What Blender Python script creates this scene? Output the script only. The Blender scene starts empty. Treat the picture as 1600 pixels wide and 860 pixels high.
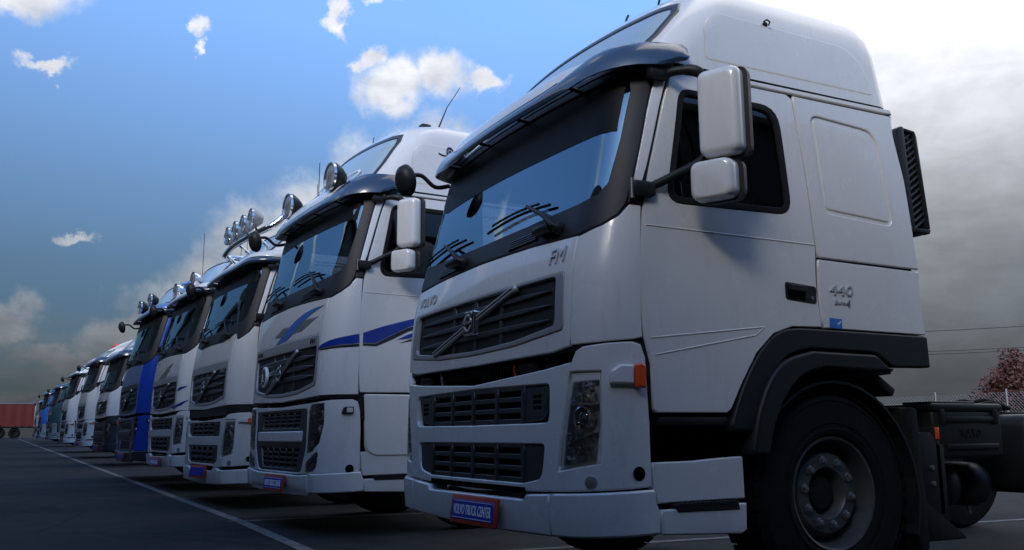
import bpy, bmesh, math, random
from mathutils import Vector, Matrix
from mathutils.geometry import delaunay_2d_cdt
random.seed(7)
PI = math.pi
R = math.radians
scene = bpy.context.scene

# ------------------------------------------------------------------ camera
def look_matrix(loc, yaw, pitch, roll):
    f = Vector((-math.cos(yaw)*math.cos(pitch), math.sin(yaw)*math.cos(pitch), math.sin(pitch)))
    r = f.cross(Vector((0, 0, 1))).normalized(); u = r.cross(f)
    c, s = math.cos(roll), math.sin(roll)
    r2 = c*r + s*u; u2 = -s*r + c*u
    m = Matrix((r2, u2, -f)).transposed().to_4x4()
    m.translation = loc
    return m
cam_data = bpy.data.cameras.new('camera')
cam = bpy.data.objects.new('camera', cam_data)
scene.collection.objects.link(cam)
cam_data.sensor_width = 36.0
cam_data.lens = 36.0*1433.0/1600.0
cam_data.clip_start = 0.05
cam_data.clip_end = 3000
cam.matrix_world = look_matrix(Vector((4.797, -2.216, 0.8545)), 0.47608, 0.17101, -0.00845)
scene.camera = cam

# ------------------------------------------------------------------ view
scene.view_settings.view_transform = 'Standard'
scene.view_settings.look = 'None'
scene.view_settings.exposure = 0.5
scene.view_settings.gamma = 1.0
scene.view_settings.use_curve_mapping = False
scene.cycles.max_bounces = 8
scene.cycles.transparent_max_bounces = 12

# ------------------------------------------------------------------ world: daylight, with a darkening ramp put in towards the horizon
SUN_EL, SUN_AZ = 30.5, -50.0          # azimuth counted from +x towards +y
SKY_STRENGTH = 0.12
world = bpy.data.worlds.new('World'); scene.world = world; world.use_nodes = True
nt = world.node_tree; nt.nodes.clear()
def N(kind, **kw):
    n = nt.nodes.new(kind)
    for k, v in kw.items(): setattr(n, k, v)
    return n
def L(a, b): nt.links.new(a, b)
def M(op, a, b=None, c=None, clamp=False):
    n = N('ShaderNodeMath', operation=op); n.use_clamp = clamp
    for i, v in enumerate((a, b, c)):
        if v is None: continue
        if isinstance(v, (int, float)): n.inputs[i].default_value = v
        else: L(v, n.inputs[i])
    return n.outputs[0]
def SS(v, a, b):
    n = N('ShaderNodeMapRange', interpolation_type='SMOOTHSTEP')
    L(v, n.inputs[0]); n.inputs[1].default_value = a; n.inputs[2].default_value = b
    return n.outputs[0]
def MIXC(f, a, b, blend='MIX'):
    n = N('ShaderNodeMix', data_type='RGBA', blend_type=blend)
    for s, v in ((n.inputs[0], f), (n.inputs[6], a), (n.inputs[7], b)):
        if isinstance(v, (int, float)): s.default_value = v
        elif isinstance(v, tuple): s.default_value = v
        else: L(v, s)
    return n.outputs[2]
def RAMP(v, pts, mode='LINEAR'):
    n = N('ShaderNodeValToRGB'); cr = n.color_ramp; cr.interpolation = mode
    while len(cr.elements) < len(pts): cr.elements.new(0.5)
    for e, (p, c) in zip(cr.elements, pts):
        e.position = p; e.color = c if isinstance(c, tuple) else (c, c, c, 1)
    L(v, n.inputs[0]); return n.outputs[0]
tc = N('ShaderNodeTexCoord')
sep = N('ShaderNodeSeparateXYZ'); L(tc.outputs['Generated'], sep.inputs[0])
el = M('ARCSINE', sep.outputs[2]); el = M('MULTIPLY', el, 180/PI)
az = M('ARCTAN2', sep.outputs[1], M('MULTIPLY', sep.outputs[0], -1.0)); az = M('MULTIPLY', az, 180/PI)
def NOISE(scale, detail, rough, loc=(0, 0, 0), sc=(1, 1, 1), dist=0.0):
    mp = N('ShaderNodeMapping'); L(tc.outputs['Generated'], mp.inputs[0])
    mp.inputs['Location'].default_value = loc; mp.inputs['Scale'].default_value = sc
    n = N('ShaderNodeTexNoise'); n.inputs['Scale'].default_value = scale; n.inputs['Detail'].default_value = detail
    n.inputs['Roughness'].default_value = rough; n.inputs['Distortion'].default_value = dist
    L(mp.outputs[0], n.inputs[0]); return n
sky = N('ShaderNodeTexSky', sky_type='NISHITA'); sky.sun_disc = False
sky.sun_elevation = R(SUN_EL); sky.sun_rotation = R(90.0 - SUN_AZ)
sky.air_density = 1.0; sky.dust_density = 0.6; sky.ozone_density = 2.2
wn = NOISE(16, 7, 0.62); wc = N('ShaderNodeSeparateColor'); L(wn.outputs['Color'], wc.inputs[0])
wn2 = NOISE(46, 6, 0.6, (3, 1, 2)); wc2 = N('ShaderNodeSeparateColor'); L(wn2.outputs['Color'], wc2.inputs[0])
azw = M('ADD', az, M('ADD', M('MULTIPLY', M('SUBTRACT', wc.outputs[0], 0.5), 5.4), M('MULTIPLY', M('SUBTRACT', wc2.outputs[0], 0.5), 1.3)))
elw = M('ADD', el, M('ADD', M('MULTIPLY', M('SUBTRACT', wc.outputs[1], 0.5), 4.4), M('MULTIPLY', M('SUBTRACT', wc2.outputs[1], 0.5), 1.1)))
BLOBS = [  # azimuth, elevation, half-width, half-height (degrees)
    (19.6, 21.4, 2.5, 1.9), (22.2, 22.0, 2.5, 1.7), (25.2, 21.8, 1.7, .8), (17.9, 22.9, 1.2, .8),
    (-3.2, 24.3, 4.6, 1.7), (7.0, 23.4, .75, .8), (7.5, 22.2, .5, .5), (-.9, 20.4, 1.6, .45), (16.3, 25.7, .75, 1.4), (19.5, 26.6, 1.6, .5),
    (1.2, 11.7, 1.5, .38), (22.5, 17.2, 3.6, 2.7), (18.6, 15.4, 3.8, 3.1), (15.4, 13.0, 4.2, 3.5), (12.0, 10.8, 4.2, 3.4), (9.0, 9.2, 3.8, 2.8),
    (6.8, 7.4, 3.4, 2.2), (5.0, 5.4, 3.8, 1.8), (-1.6, 6.0, 2.2, 1.7), (1.5, 4.2, 4.0, 1.1), (-9, 5, 4, 1.2), (-14.5, 17, .8, 3.5), (-20.5, 21, 1.1, 4.5), (-40, 25, 7, 4), (-60, 15, 12, 5), (-28, 38, 6, 4), (-75, 35, 9, 6), (-100, 20, 12, 6), (-130, 30, 14, 7), (30, 45, 8, 5), (-10, 55, 12, 6)]
cum = None
for a, e, ra, re in BLOBS:
    dx = M('DIVIDE', M('SUBTRACT', azw, a), ra); dy = M('DIVIDE', M('SUBTRACT', elw, e), re)
    d = M('SUBTRACT', 1.0, M('SQRT', M('ADD', M('MULTIPLY', dx, dx), M('MULTIPLY', dy, dy))))
    cum = d if cum is None else M('MAXIMUM', cum, d)
cum_cov = SS(cum, -0.12, 0.62)
# high thin overcast over the right half of the view and on round behind it
ov = M('MULTIPLY', SS(az, 36.0, 47.0), M('SUBTRACT', 1.0, SS(az, 95.0, 130.0)))
ovn = NOISE(3.2, 6, 0.6, (5, 2, 1), (1, 1, 3.5), 0.6)
ov_cov = M('MULTIPLY', ov, M('ADD', 0.86, M('MULTIPLY', SS(ovn.outputs[0], 0.2, 0.5), 0.14)))
# low stratus close to the horizon
low_n = NOISE(4.0, 6, 0.6, (1, 7, 3), (1, 1, 6))
low = M('MULTIPLY', M('SUBTRACT', 1.0, SS(el, 2.0, 7.5)), SS(low_n.outputs[0], 0.28, 0.6))
cov = M('MAXIMUM', M('MAXIMUM', M('MULTIPLY', cum_cov, 0.97), ov_cov), M('MULTIPLY', low, 0.88))
shade_n = NOISE(22, 5, 0.55, (2, 9, 4), (1, 1, 1.6))
shade = M('ADD', 0.86, M('MULTIPLY', SS(shade_n.outputs[0], 0.3, 0.7), 0.26))
streak = NOISE(7, 6, 0.6, (8, 3, 6), (1, 1, 4.0), 0.8)
shade = M('MULTIPLY', shade, M('ADD', 0.88, M('MULTIPLY', SS(streak.outputs[0], 0.3, 0.65), 0.2)))
cloud_col = MIXC(SS(el, 4.0, 22.0), (0.88, 0.96, 1.07, 1), (0.95, 0.97, 1.04, 1))
K = 0.71/SKY_STRENGTH
calm = M('ADD', 1.12, M('MULTIPLY', M('SUBTRACT', shade, 0.97), 0.7))          # the overcast side is smoother and brighter
calm = M('MULTIPLY', calm, M('ADD', 0.86, M('MULTIPLY', SS(el, 8.0, 22.0), 0.48)))
mixs = N('ShaderNodeMix', data_type='FLOAT'); L(ov, mixs.inputs[0])
low_gain = RAMP(M('DIVIDE', el, 40.0, None, True), [(0.0, 1.0), (.12, 1.32), (.25, 1.72), (.40, 1.55), (.58, 1.10), (1.0, 1.0)])
L(M('MULTIPLY', shade, low_gain), mixs.inputs[2]); L(calm, mixs.inputs[3]); shade = mixs.outputs[0]
cl = MIXC(1.0, cloud_col, MIXC(1.0, (K, K, K, 1), shade, 'MULTIPLY'), 'MULTIPLY')
blue = MIXC(1.0, sky.outputs[0], (1.38, 1.64, 1.94, 1), 'MULTIPLY')
blue = MIXC(1.0, blue, RAMP(M('DIVIDE', el, 40.0, None, True), [(0.0, (.46, .50, .57, 1)), (.12, (.54, .56, .58, 1)), (.25, (.66, .66, .65, 1)), (.62, (1, 1, 1, 1))]), 'MULTIPLY')
both = MIXC(cov, blue, cl)
dim = RAMP(M('DIVIDE', el, 40.0, None, True), [(0.0, .060), (.075, .096), (.14, .165), (.25, .27), (.36, .42), (.50, .66), (.66, .95), (1.0, 1.0)])
fin = MIXC(1.0, both, dim, 'MULTIPLY')
bg = N('ShaderNodeBackground'); bg.inputs[1].default_value = SKY_STRENGTH; L(fin, bg.inputs[0])
wo = N('ShaderNodeOutputWorld'); L(bg.outputs[0], wo.inputs[0])

# ------------------------------------------------------------------ sun veiled by cloud, behind and to the right of the camera
sd = bpy.data.lights.new('sun', 'SUN'); sd.energy = 1.5; sd.angle = R(20); sd.color = (1.0, 0.92, 0.80)
sun = bpy.data.objects.new('sun', sd); scene.collection.objects.link(sun)
sv = Vector((math.cos(R(SUN_EL))*math.cos(R(SUN_AZ)), math.cos(R(SUN_EL))*math.sin(R(SUN_AZ)), math.sin(R(SUN_EL))))
sun.rotation_euler = (-sv).to_track_quat('-Z', 'Y').to_euler()

# ------------------------------------------------------------------ materials
MATS = {}
def mat(name, col, rough=0.5, metal=0.0, coat=0.0, spec=0.5, var=0.0, vscale=6.0, rvar=0.0, bump=0.0, bscale=200.0, emit=None, dirt=None, wave=0.0):
    m = bpy.data.materials.new(name); m.use_nodes = True; t = m.node_tree
    b = t.nodes['Principled BSDF']
    b.inputs['Base Color'].default_value = (*col, 1); b.inputs['Roughness'].default_value = rough
    b.inputs['Metallic'].default_value = metal; b.inputs['Coat Weight'].default_value = coat
    b.inputs['Coat Roughness'].default_value = 0.06; b.inputs['Specular IOR Level'].default_value = spec
    co = t.nodes.new('ShaderNodeTexCoord')
    def noise(sc, det=5):
        n = t.nodes.new('ShaderNodeTexNoise'); n.inputs['Scale'].default_value = sc; n.inputs['Detail'].default_value = det
        n.inputs['Roughness'].default_value = 0.6; t.links.new(co.outputs['Object'], n.inputs[0]); return n
    if var > 0:
        n = noise(vscale); r = t.nodes.new('ShaderNodeMapRange'); r.inputs[1].default_value = .3; r.inputs[2].default_value = .7
        r.inputs[3].default_value = 1-var; r.inputs[4].default_value = 1+var*.5; t.links.new(n.outputs[0], r.inputs[0])
        x = t.nodes.new('ShaderNodeMix'); x.data_type = 'RGBA'; x.blend_type = 'MULTIPLY'; x.inputs[0].default_value = 1
        x.inputs[6].default_value = (*col, 1); t.links.new(r.outputs[0], x.inputs[7]); out = x.outputs[2]
        if dirt:
            n2 = noise(vscale*4, 8); mp2 = t.nodes.new('ShaderNodeMapping'); mp2.inputs['Scale'].default_value = (2.2, 2.2, .35)
            t.links.new(co.outputs['Object'], mp2.inputs[0]); t.links.new(mp2.outputs[0], n2.inputs[0]); r2 = t.nodes.new('ShaderNodeMapRange'); r2.inputs[1].default_value = .55; r2.inputs[2].default_value = .8
            r2.inputs[4].default_value = dirt[3]; t.links.new(n2.outputs[0], r2.inputs[0])
            x2 = t.nodes.new('ShaderNodeMix'); x2.data_type = 'RGBA'; t.links.new(r2.outputs[0], x2.inputs[0]); t.links.new(out, x2.inputs[6])
            x2.inputs[7].default_value = (*dirt[:3], 1); out = x2.outputs[2]
        t.links.new(out, b.inputs['Base Color'])
    if rvar > 0:
        n = noise(vscale*1.7); r = t.nodes.new('ShaderNodeMapRange'); r.inputs[3].default_value = max(0, rough-rvar); r.inputs[4].default_value = rough+rvar
        t.links.new(n.outputs[0], r.inputs[0]); t.links.new(r.outputs[0], b.inputs['Roughness'])
    if wave > 0:
        n = noise(1.6, 2); bw = t.nodes.new('ShaderNodeBump'); bw.inputs['Strength'].default_value = wave; bw.inputs['Distance'].default_value = .02
        t.links.new(n.outputs[0], bw.inputs['Height']); t.links.new(bw.outputs[0], b.inputs['Normal']); t.links.new(bw.outputs[0], b.inputs['Coat Normal'])
    if bump > 0:
        n = noise(bscale, 3); bp = t.nodes.new('ShaderNodeBump'); bp.inputs['Strength'].default_value = bump; bp.inputs['Distance'].default_value = .002
        t.links.new(n.outputs[0], bp.inputs['Height']); t.links.new(bp.outputs[0], b.inputs['Normal'])
    MATS[name] = m; return m
def glass(name, tint, refl, ior=1.6, rough=0.0, base=0.0):
    m = bpy.data.materials.new(name); m.use_nodes = True; t = m.node_tree; t.nodes.clear()
    o = t.nodes.new('ShaderNodeOutputMaterial'); mx = t.nodes.new('ShaderNodeMixShader')
    tr = t.nodes.new('ShaderNodeBsdfTransparent'); tr.inputs[0].default_value = (*tint, 1)
    gl = t.nodes.new('ShaderNodeBsdfGlossy'); gl.inputs[0].default_value = (*refl, 1) if isinstance(refl, tuple) else (refl, refl, refl, 1); gl.inputs['Roughness'].default_value = rough
    fr = t.nodes.new('ShaderNodeFresnel'); fr.inputs[0].default_value = ior
    ad = t.nodes.new('ShaderNodeMath'); ad.operation = 'ADD'; ad.inputs[1].default_value = base; ad.use_clamp = True
    t.links.new(fr.outputs[0], ad.inputs[0]); t.links.new(ad.outputs[0], mx.inputs[0])
    t.links.new(tr.outputs[0], mx.inputs[1]); t.links.new(gl.outputs[0], mx.inputs[2]); t.links.new(mx.outputs[0], o.inputs[0])
    MATS[name] = m; return m
mat('white_paint', (.67, .68, .685), .26, 0, .9, var=.04, vscale=2.2, rvar=.08, dirt=(.40, .37, .33, .22), wave=.10)
mat('cream_paint', (.64, .64, .625), .30, 0, .7, var=.05, vscale=2.0, rvar=.08, dirt=(.38, .35, .30, .25), wave=.10)
mat('grey_paint', (.42, .43, .44), .35, 0, .4, var=.04, vscale=3)
mat('silver_grey', (.30, .31, .32), .38, .2, .2, var=.04, vscale=8)
mat('blue_paint', (.003, .05, .38), .25, 0, .8, var=.05, vscale=3)
mat('sky_blue_paint', (.03, .16, .55), .3, 0, .5)
mat('teal_paint', (.02, .07, .085), .3, 0, .6, var=.05)
mat('silver_blue_paint', (.10, .19, .44), .3, .2, .6, var=.05)
mat('dark_plastic', (.015, .0165, .019), .45, spec=.28, var=.15, vscale=14, rvar=.08, bump=.15, bscale=500)
mat('slate_plastic', (.028, .034, .042), .34, 0, .15, var=.12, vscale=9, rvar=.06)
mat('black_recess', (.003, .003, .0034), .95, spec=.02)
mat('rubber', (.010, .010, .011), .75, spec=.2, var=.25, vscale=18, bump=.25, bscale=160)
mat('tyre_rubber', (.010, .010, .011), .85, spec=.12, var=.3, vscale=10, bump=.4, bscale=90)
mat('rim_paint', (.085, .09, .096), .42, .35, 0, var=.18, vscale=12, rvar=.1, dirt=(.05, .045, .04, .5))
mat('steel', (.35, .36, .37), .32, .9, var=.1, vscale=20)
mat('badge_silver', (.52, .53, .54), .38, .4, .3)
mat('chrome', (.78, .79, .80), .09, 1.0)
mat('reflector', (.80, .81, .82), .45, .55)
mat('mirror_facet', (.82, .84, .86), .16, 1.0)
mat('lamp_dark', (.55, .56, .57), .45, .15)
mat('visor_smoke', (.012, .028, .06), .24, 0, .5, spec=.6)
MATS['visor_smoke'].node_tree.nodes['Principled BSDF'].inputs['Coat IOR'].default_value = 1.8
mat('orange_lens', (.75, .09, .015), .2, 0, .6)
mat('amber_lens', (.8, .28, .03), .2, 0, .6)
mat('red_plastic', (.42, .045, .02), .4)
mat('plate_blue', (.01, .03, .34), .35)
mat('plate_white', (.78, .79, .80), .4)
mat('decal_blue', (.004, .03, .27), .25, 0, .6)
mat('decal_mid_blue', (.02, .12, .46), .25, 0, .6)
mat('decal_dark', (.008, .010, .02), .3, 0, .5)
mat('decal_grey', (.13, .145, .16), .3, 0, .5)
mat('sticker_blue', (.03, .16, .50), .4)
mat('seat_fabric', (.05, .055, .065), .9, var=.2, vscale=30)
mat('scuttle_plastic', (.019, .022, .027), .5, spec=.3, var=.12, vscale=9)
mat('dark_reflection', (.004, .0045, .0055), .5, spec=.15, var=.3, vscale=6)  # flat dark colour standing in for a reflection on the windscreen
mat('cabin_trim', (.11, .11, .11), .7)
mat('roof_pane_back', (.62, .70, .76), .5)
mat('cabin_grey', (.26, .265, .27), .8)
mat('cabin_light', (.42, .42, .41), .7)
mat('curtain', (.02, .021, .024), .95, var=.25, vscale=25)
mat('chassis_black', (.010, .011, .012), .55, spec=.25, var=.25, vscale=12, rvar=.1)
mat('tank_black', (.012, .013, .014), .42, spec=.3, var=.15, vscale=10)
mat('red_curtain', (.115, .010, .008), .55, var=.12, vscale=1.2)
mat('mirror_glass', (.5, .55, .6), .03, 1.0)
mat('line_paint', (.15, .15, .146), .75, var=.75, vscale=9, dirt=(.02, .02, .02, .75))
mat('concrete', (.20, .20, .19), .85, var=.2, vscale=1.3)
mat('galvanised', (.30, .31, .32), .5, .6, var=.15)
mat('bark', (.06, .045, .035), .9, var=.3)
mat('leaf_red', (.085, .026, .020), .6, var=.3, vscale=3)
mat('leaf_green', (.05, .07, .025), .6, var=.3, vscale=3)
mat('cable', (.02, .02, .02), .7)
mat('wall_sheet', (.045, .047, .05), .6, var=.1, vscale=.6)
mat('wall_dark', (.03, .03, .032), .6, var=.15, vscale=.8)
glass('windscreen_glass', (.17, .22, .28), (.60, .84, 1.0), 2.55, 0, .03)     # blue of the reflected sky put into the gloss tint
glass('side_glass', (.62, .65, .68), .9, 1.55)
glass('roof_glass', (.72, .78, .82), .95, 1.6, .02, .10)
glass('lamp_lens', (.86, .88, .90), .95, 1.5)

# ------------------------------------------------------------------ object helpers
def link(o, parent=None):
    scene.collection.objects.link(o)
    if parent is not None: o.parent = parent
    return o
def tag(o, label=None, cat=None, group=None, kind=None):
    if label: o['label'] = label
    if cat: o['category'] = cat
    if group: o['group'] = group
    if kind: o['kind'] = kind
    return o
def empty(name, loc=(0, 0, 0), rz=0, parent=None):
    o = bpy.data.objects.new(name, None); o.empty_display_size = .3
    link(o, parent); o.location = loc; o.rotation_euler = (0, 0, rz); return o
def mobj(name, verts, faces, m, parent=None, normals=None, angle=38):
    me = bpy.data.meshes.new(name); me.from_pydata(verts, [], faces)
    me.materials.append(MATS[m])
    me.polygons.foreach_set('use_smooth', [True]*len(me.polygons))
    if normals is not None: me.normals_split_custom_set_from_vertices(normals)
    else: me.set_sharp_from_angle(angle=R(angle))
    me.update()
    return link(bpy.data.objects.new(name, me), parent)
def bobj(name, bm, m, parent=None, angle=38):
    me = bpy.data.meshes.new(name); bm.to_mesh(me); bm.free(); me.materials.append(MATS[m])
    me.polygons.foreach_set('use_smooth', [True]*len(me.polygons)); me.set_sharp_from_angle(angle=R(angle))
    return link(bpy.data.objects.new(name, me), parent)
def add_box(bm, c, s, bev=0.0, seg=2, rot=None, taper=None):
    r = bmesh.ops.create_cube(bm, size=1.0); vs = r['verts']
    for v in vs:
        v.co = Vector((v.co.x*s[0], v.co.y*s[1], v.co.z*s[2]))
        if taper:
            k = v.co.z/s[2]+.5; v.co.x *= 1+(taper[0]-1)*k; v.co.y *= 1+(taper[1]-1)*k
    if bev > 0:
        es = list({e for v in vs for e in v.link_edges})
        g = bmesh.ops.bevel(bm, geom=es, offset=bev, segments=seg, profile=.5, affect='EDGES', clamp_overlap=True)
        vs = list({v for f in g['faces'] for v in f.verts} | {v for v in vs if v.is_valid})
    mtx = Matrix.Translation(c) @ (rot.to_4x4() if rot else Matrix.Identity(4))
    bmesh.ops.transform(bm, matrix=mtx, verts=vs)
def box(name, c, s, m, parent=None, bev=.01, seg=2, rot=None, taper=None):
    bm = bmesh.new(); add_box(bm, c, s, bev, seg, rot, taper); return bobj(name, bm, m, parent)
def add_tube(bm, path, r, n=10, caps=True):
    pts = [Vector(p) for p in path]; rings = []; up = None
    for i, p in enumerate(pts):
        d = (pts[min(i+1, len(pts)-1)]-pts[max(i-1, 0)]).normalized()
        if up is None:
            up = d.orthogonal().normalized()
        up = (up - d*up.dot(d)).normalized(); sx = d.cross(up)
        rr = r[i] if isinstance(r, (list, tuple)) else r
        rings.append([bm.verts.new(p+(up*math.cos(2*PI*k/n)+sx*math.sin(2*PI*k/n))*rr) for k in range(n)])
    for a, b in zip(rings, rings[1:]):
        for k in range(n): bm.faces.new((a[k], a[(k+1) % n], b[(k+1) % n], b[k]))
    if caps:
        bm.faces.new(list(reversed(rings[0]))); bm.faces.new(rings[-1])
def tube(name, path, r, m, parent=None, n=10):
    bm = bmesh.new(); add_tube(bm, path, r, n); bmesh.ops.recalc_face_normals(bm, faces=bm.faces); return bobj(name, bm, m, parent, 50)
def smooth_path(pts, k=6):
    pts = [Vector(p) for p in pts]; out = []
    for i in range(len(pts)-1):
        p0 = pts[max(i-1, 0)]; p1 = pts[i]; p2 = pts[i+1]; p3 = pts[min(i+2, len(pts)-1)]
        for j in range(k):
            t = j/k; out.append(.5*((2*p1)+(p2-p0)*t+(2*p0-5*p1+4*p2-p3)*t*t+(3*p1-p0-3*p2+p3)*t*t*t))
    return out+[pts[-1]]
def add_lathe(bm, prof, mtx, n=32):
    """profile of (radius, height) round the local z axis"""
    rings = []
    for r, h in prof:
        if r < 1e-5: rings.append([bm.verts.new(mtx @ Vector((0, 0, h)))])
        else: rings.append([bm.verts.new(mtx @ Vector((r*math.cos(2*PI*k/n), r*math.sin(2*PI*k/n), h))) for k in range(n)])
    for a, b in zip(rings, rings[1:]):
        for k in range(n):
            k2 = (k+1) % n
            if len(a) == 1 and len(b) > 1: bm.faces.new((a[0], b[k], b[k2]))
            elif len(b) == 1 and len(a) > 1: bm.faces.new((a[k], b[0], a[k2]))
            elif len(a) > 1: bm.faces.new((a[k], a[k2], b[k2], b[k]))
def lathe(name, prof, mtx, m, parent=None, n=32, angle=38):
    bm = bmesh.new(); add_lathe(bm, prof, mtx, n); bmesh.ops.recalc_face_normals(bm, faces=bm.faces); return bobj(name, bm, m, parent, angle)
def axis_to(loc, d):
    return Matrix.Translation(loc) @ Vector(d).to_track_quat('Z', 'Y').to_matrix().to_4x4()
def prism(name, pts, d0, d1, m, parent=None, axis='x', bev=0.0, angle=35):
    """polygon given in the two other axes, extruded along an axis"""
    bm = bmesh.new()
    def mk(a, b, d): return {'x': (d, a, b), 'y': (a, d, b), 'z': (a, b, d)}[axis]
    f0 = [bm.verts.new(mk(a, b, d0)) for a, b in pts]; f1 = [bm.verts.new(mk(a, b, d1)) for a, b in pts]
    n = len(pts); bm.faces.new(f0); bm.faces.new(list(reversed(f1)))
    for i in range(n): bm.faces.new((f0[i], f0[(i+1) % n], f1[(i+1) % n], f1[i]))
    bmesh.ops.recalc_face_normals(bm, faces=bm.faces)
    if bev > 0: bmesh.ops.bevel(bm, geom=list(bm.edges), offset=bev, segments=2, profile=.5, affect='EDGES', clamp_overlap=True)
    return bobj(name, bm, m, parent, angle)
_tc = {}
def text_mesh(s, shear=0.0, bold=0.0):
    key = (s, shear, bold)
    if key not in _tc:
        cu = bpy.data.curves.new('lettering', 'FONT'); cu.body = s; cu.size = 1; cu.shear = shear; cu.offset = bold; cu.resolution_u = 3
        cu.extrude = .5
        ob = bpy.data.objects.new('lettering', cu); scene.collection.objects.link(ob)
        dg = bpy.context.evaluated_depsgraph_get(); me = ob.evaluated_get(dg).to_mesh()
        vs = [tuple(v.co) for v in me.vertices]; fs = [tuple(p.vertices) for p in me.polygons]
        ob.evaluated_get(dg).to_mesh_clear()
        bpy.data.objects.remove(ob); bpy.data.curves.remove(cu)
        x0 = min(v[0] for v in vs); x1 = max(v[0] for v in vs); y0 = min(v[1] for v in vs); y1 = max(v[1] for v in vs)
        vs = [((v[0]-x0)/(x1-x0), (v[1]-y0)/(y1-y0), v[2]+.5) for v in vs]
        _tc[key] = (vs, fs)
    return _tc[key]

# ------------------------------------------------------------------ 2-D polygon tools
def rpoly(pts, n=5):
    """polygon with rounded corners: (a, b, radius)"""
    out = []; k = len(pts)
    for i in range(k):
        p = pts[i]; a, b = p[0], p[1]; r = p[2] if len(p) > 2 else 0
        if r <= 0: out.append((a, b)); continue
        pa = Vector(pts[i-1][:2]); pb = Vector(pts[(i+1) % k][:2]); c = Vector((a, b))
        u = pa-c; v = pb-c; ra = min(r, u.length*.48, v.length*.48)
        s = c+u.normalized()*ra; e = c+v.normalized()*ra
        for j in range(n+1):
            t = j/n; out.append(tuple((1-t)**2*s+2*t*(1-t)*c+t*t*e))
    return out
def area2(p): return sum(p[i][0]*p[(i+1) % len(p)][1]-p[(i+1) % len(p)][0]*p[i][1] for i in range(len(p)))
def ccw(p): return list(p) if area2(p) > 0 else list(reversed(p))
def cw(p): return list(p) if area2(p) < 0 else list(reversed(p))
def resample(p, mx):
    out = []
    for i in range(len(p)):
        a = p[i]; b = p[(i+1) % len(p)]; d = math.hypot(b[0]-a[0], b[1]-a[1])
        if d < 1e-5: continue
        k = max(1, int(math.ceil(d/mx)))
        for j in range(k): out.append((a[0]+(b[0]-a[0])*j/k, a[1]+(b[1]-a[1])*j/k))
    return out
def shift_left(p, d):
    out = []; n = len(p)
    for i in range(n):
        a = Vector(p[i-1]); b = Vector(p[i]); c = Vector(p[(i+1) % n])
        u = (b-a).normalized(); v = (c-b).normalized()
        n1 = Vector((-u.y, u.x)); n2 = Vector((-v.y, v.x)); m = n1+n2
        if m.length < 1e-6: m = n1
        else: m = m/max(.35, m.length_squared/2)
        out.append((b.x+m.x*d, b.y+m.y*d))
    return out
def inside(p, x, y):
    r = False; n = len(p); j = n-1
    for i in range(n):
        xi, yi = p[i]; xj, yj = p[j]
        if (yi > y) != (yj > y) and x < (xj-xi)*(y-yi)/(yj-yi)+xi: r = not r
        j = i
    return r
def pchip(pts):
    xs = [p[0] for p in pts]; ys = [p[1] for p in pts]; n = len(xs)
    h = [xs[i+1]-xs[i] for i in range(n-1)]; d = [(ys[i+1]-ys[i])/h[i] for i in range(n-1)]
    m = [d[0]]+[0]*(n-2)+[d[-1]]
    for i in range(1, n-1):
        if d[i-1]*d[i] > 0:
            w1 = 2*h[i]+h[i-1]; w2 = h[i]+2*h[i-1]; m[i] = (w1+w2)/(w1/d[i-1]+w2/d[i])
    def f(x):
        if x <= xs[0]: return ys[0]+m[0]*(x-xs[0])
        if x >= xs[-1]: return ys[-1]+m[-1]*(x-xs[-1])
        i = 0
        while x > xs[i+1]: i += 1
        t = (x-xs[i])/h[i]; a = t*t; b = a*t
        return (2*b-3*a+1)*ys[i]+(b-2*a+t)*h[i]*m[i]+(3*a-2*b)*ys[i+1]+(b-a)*h[i]*m[i+1]
    return f

# ------------------------------------------------------------------ the cab skin: a wrapped surface (t, z), t runs across the front, round the corner, along the side
F_FRONT = pchip([(.30, .05), (.38, .0), (.55, -.012), (.8, -.01), (1.2, 0), (1.6, .012), (1.84, .05), (2.0, .085), (2.3, .15), (2.6, .215), (2.72, .255), (2.85, .37), (3.0, .52), (3.12, .66), (3.18, .76), (3.22, .92)])
F_WIDTH = pchip([(.3, 1.225), (.4, 1.25), (1.2, 1.25), (1.9, 1.245), (2.3, 1.228), (2.7, 1.195), (2.9, 1.17), (3.05, 1.145), (3.13, 1.11), (3.18, 1.05), (3.22, .93)])
F_BOW = pchip([(.3, .012), (1.3, .012), (1.8, .035), (2.2, .05), (2.7, .06), (3.2, .10)])
RX, RY, CC = .24, .26, .39
def W(t, z):
    s = 1 if t >= 0 else -1; t = abs(t)
    w = F_WIDTH(z); f = F_FRONT(z); b = F_BOW(z); l = w-RX
    if t <= l: return s*t, f+b*(t/l)**2, z
    if t < l+CC:
        a = (t-l)/CC*PI/2; x = l+RX*math.sin(a); return s*x, f+b*(x/l)**2+RY*(1-math.cos(a)), z
    return s*w, f+b*(w/l)**2+RY+(t-l-CC), z
def F(x, z):
    s = 1 if x >= 0 else -1; x = abs(x); l = F_WIDTH(z)-RX
    if x <= l: return s*x, z
    return s*(l+CC*math.asin(min(1, (x-l)/RX))/(PI/2)), z
def S(y, z):
    w = F_WIDTH(z); l = w-RX; c = F_FRONT(z)+F_BOW(z)*(w/l)**2+RY
    if y >= c: return l+CC+y-c, z
    lo, hi = 0.0, PI/2
    for _ in range(30):
        a = (lo+hi)/2; x = l+RX*math.sin(a)
        if F_FRONT(z)+F_BOW(z)*(x/l)**2+RY*(1-math.cos(a)) < y: lo = a
        else: hi = a
    return l+CC*lo/(PI/2), z
def fl(pts, mx=.12): return [F(*p) for p in resample(rpoly(pts), mx)]
def sl(pts, mx=.12): return [S(*p) for p in resample(rpoly(pts), mx)]
def curved(pts, k=4):
    return [(q.x, q.y) for q in smooth_path([(a, b, 0) for a, b in pts], k)]
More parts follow.
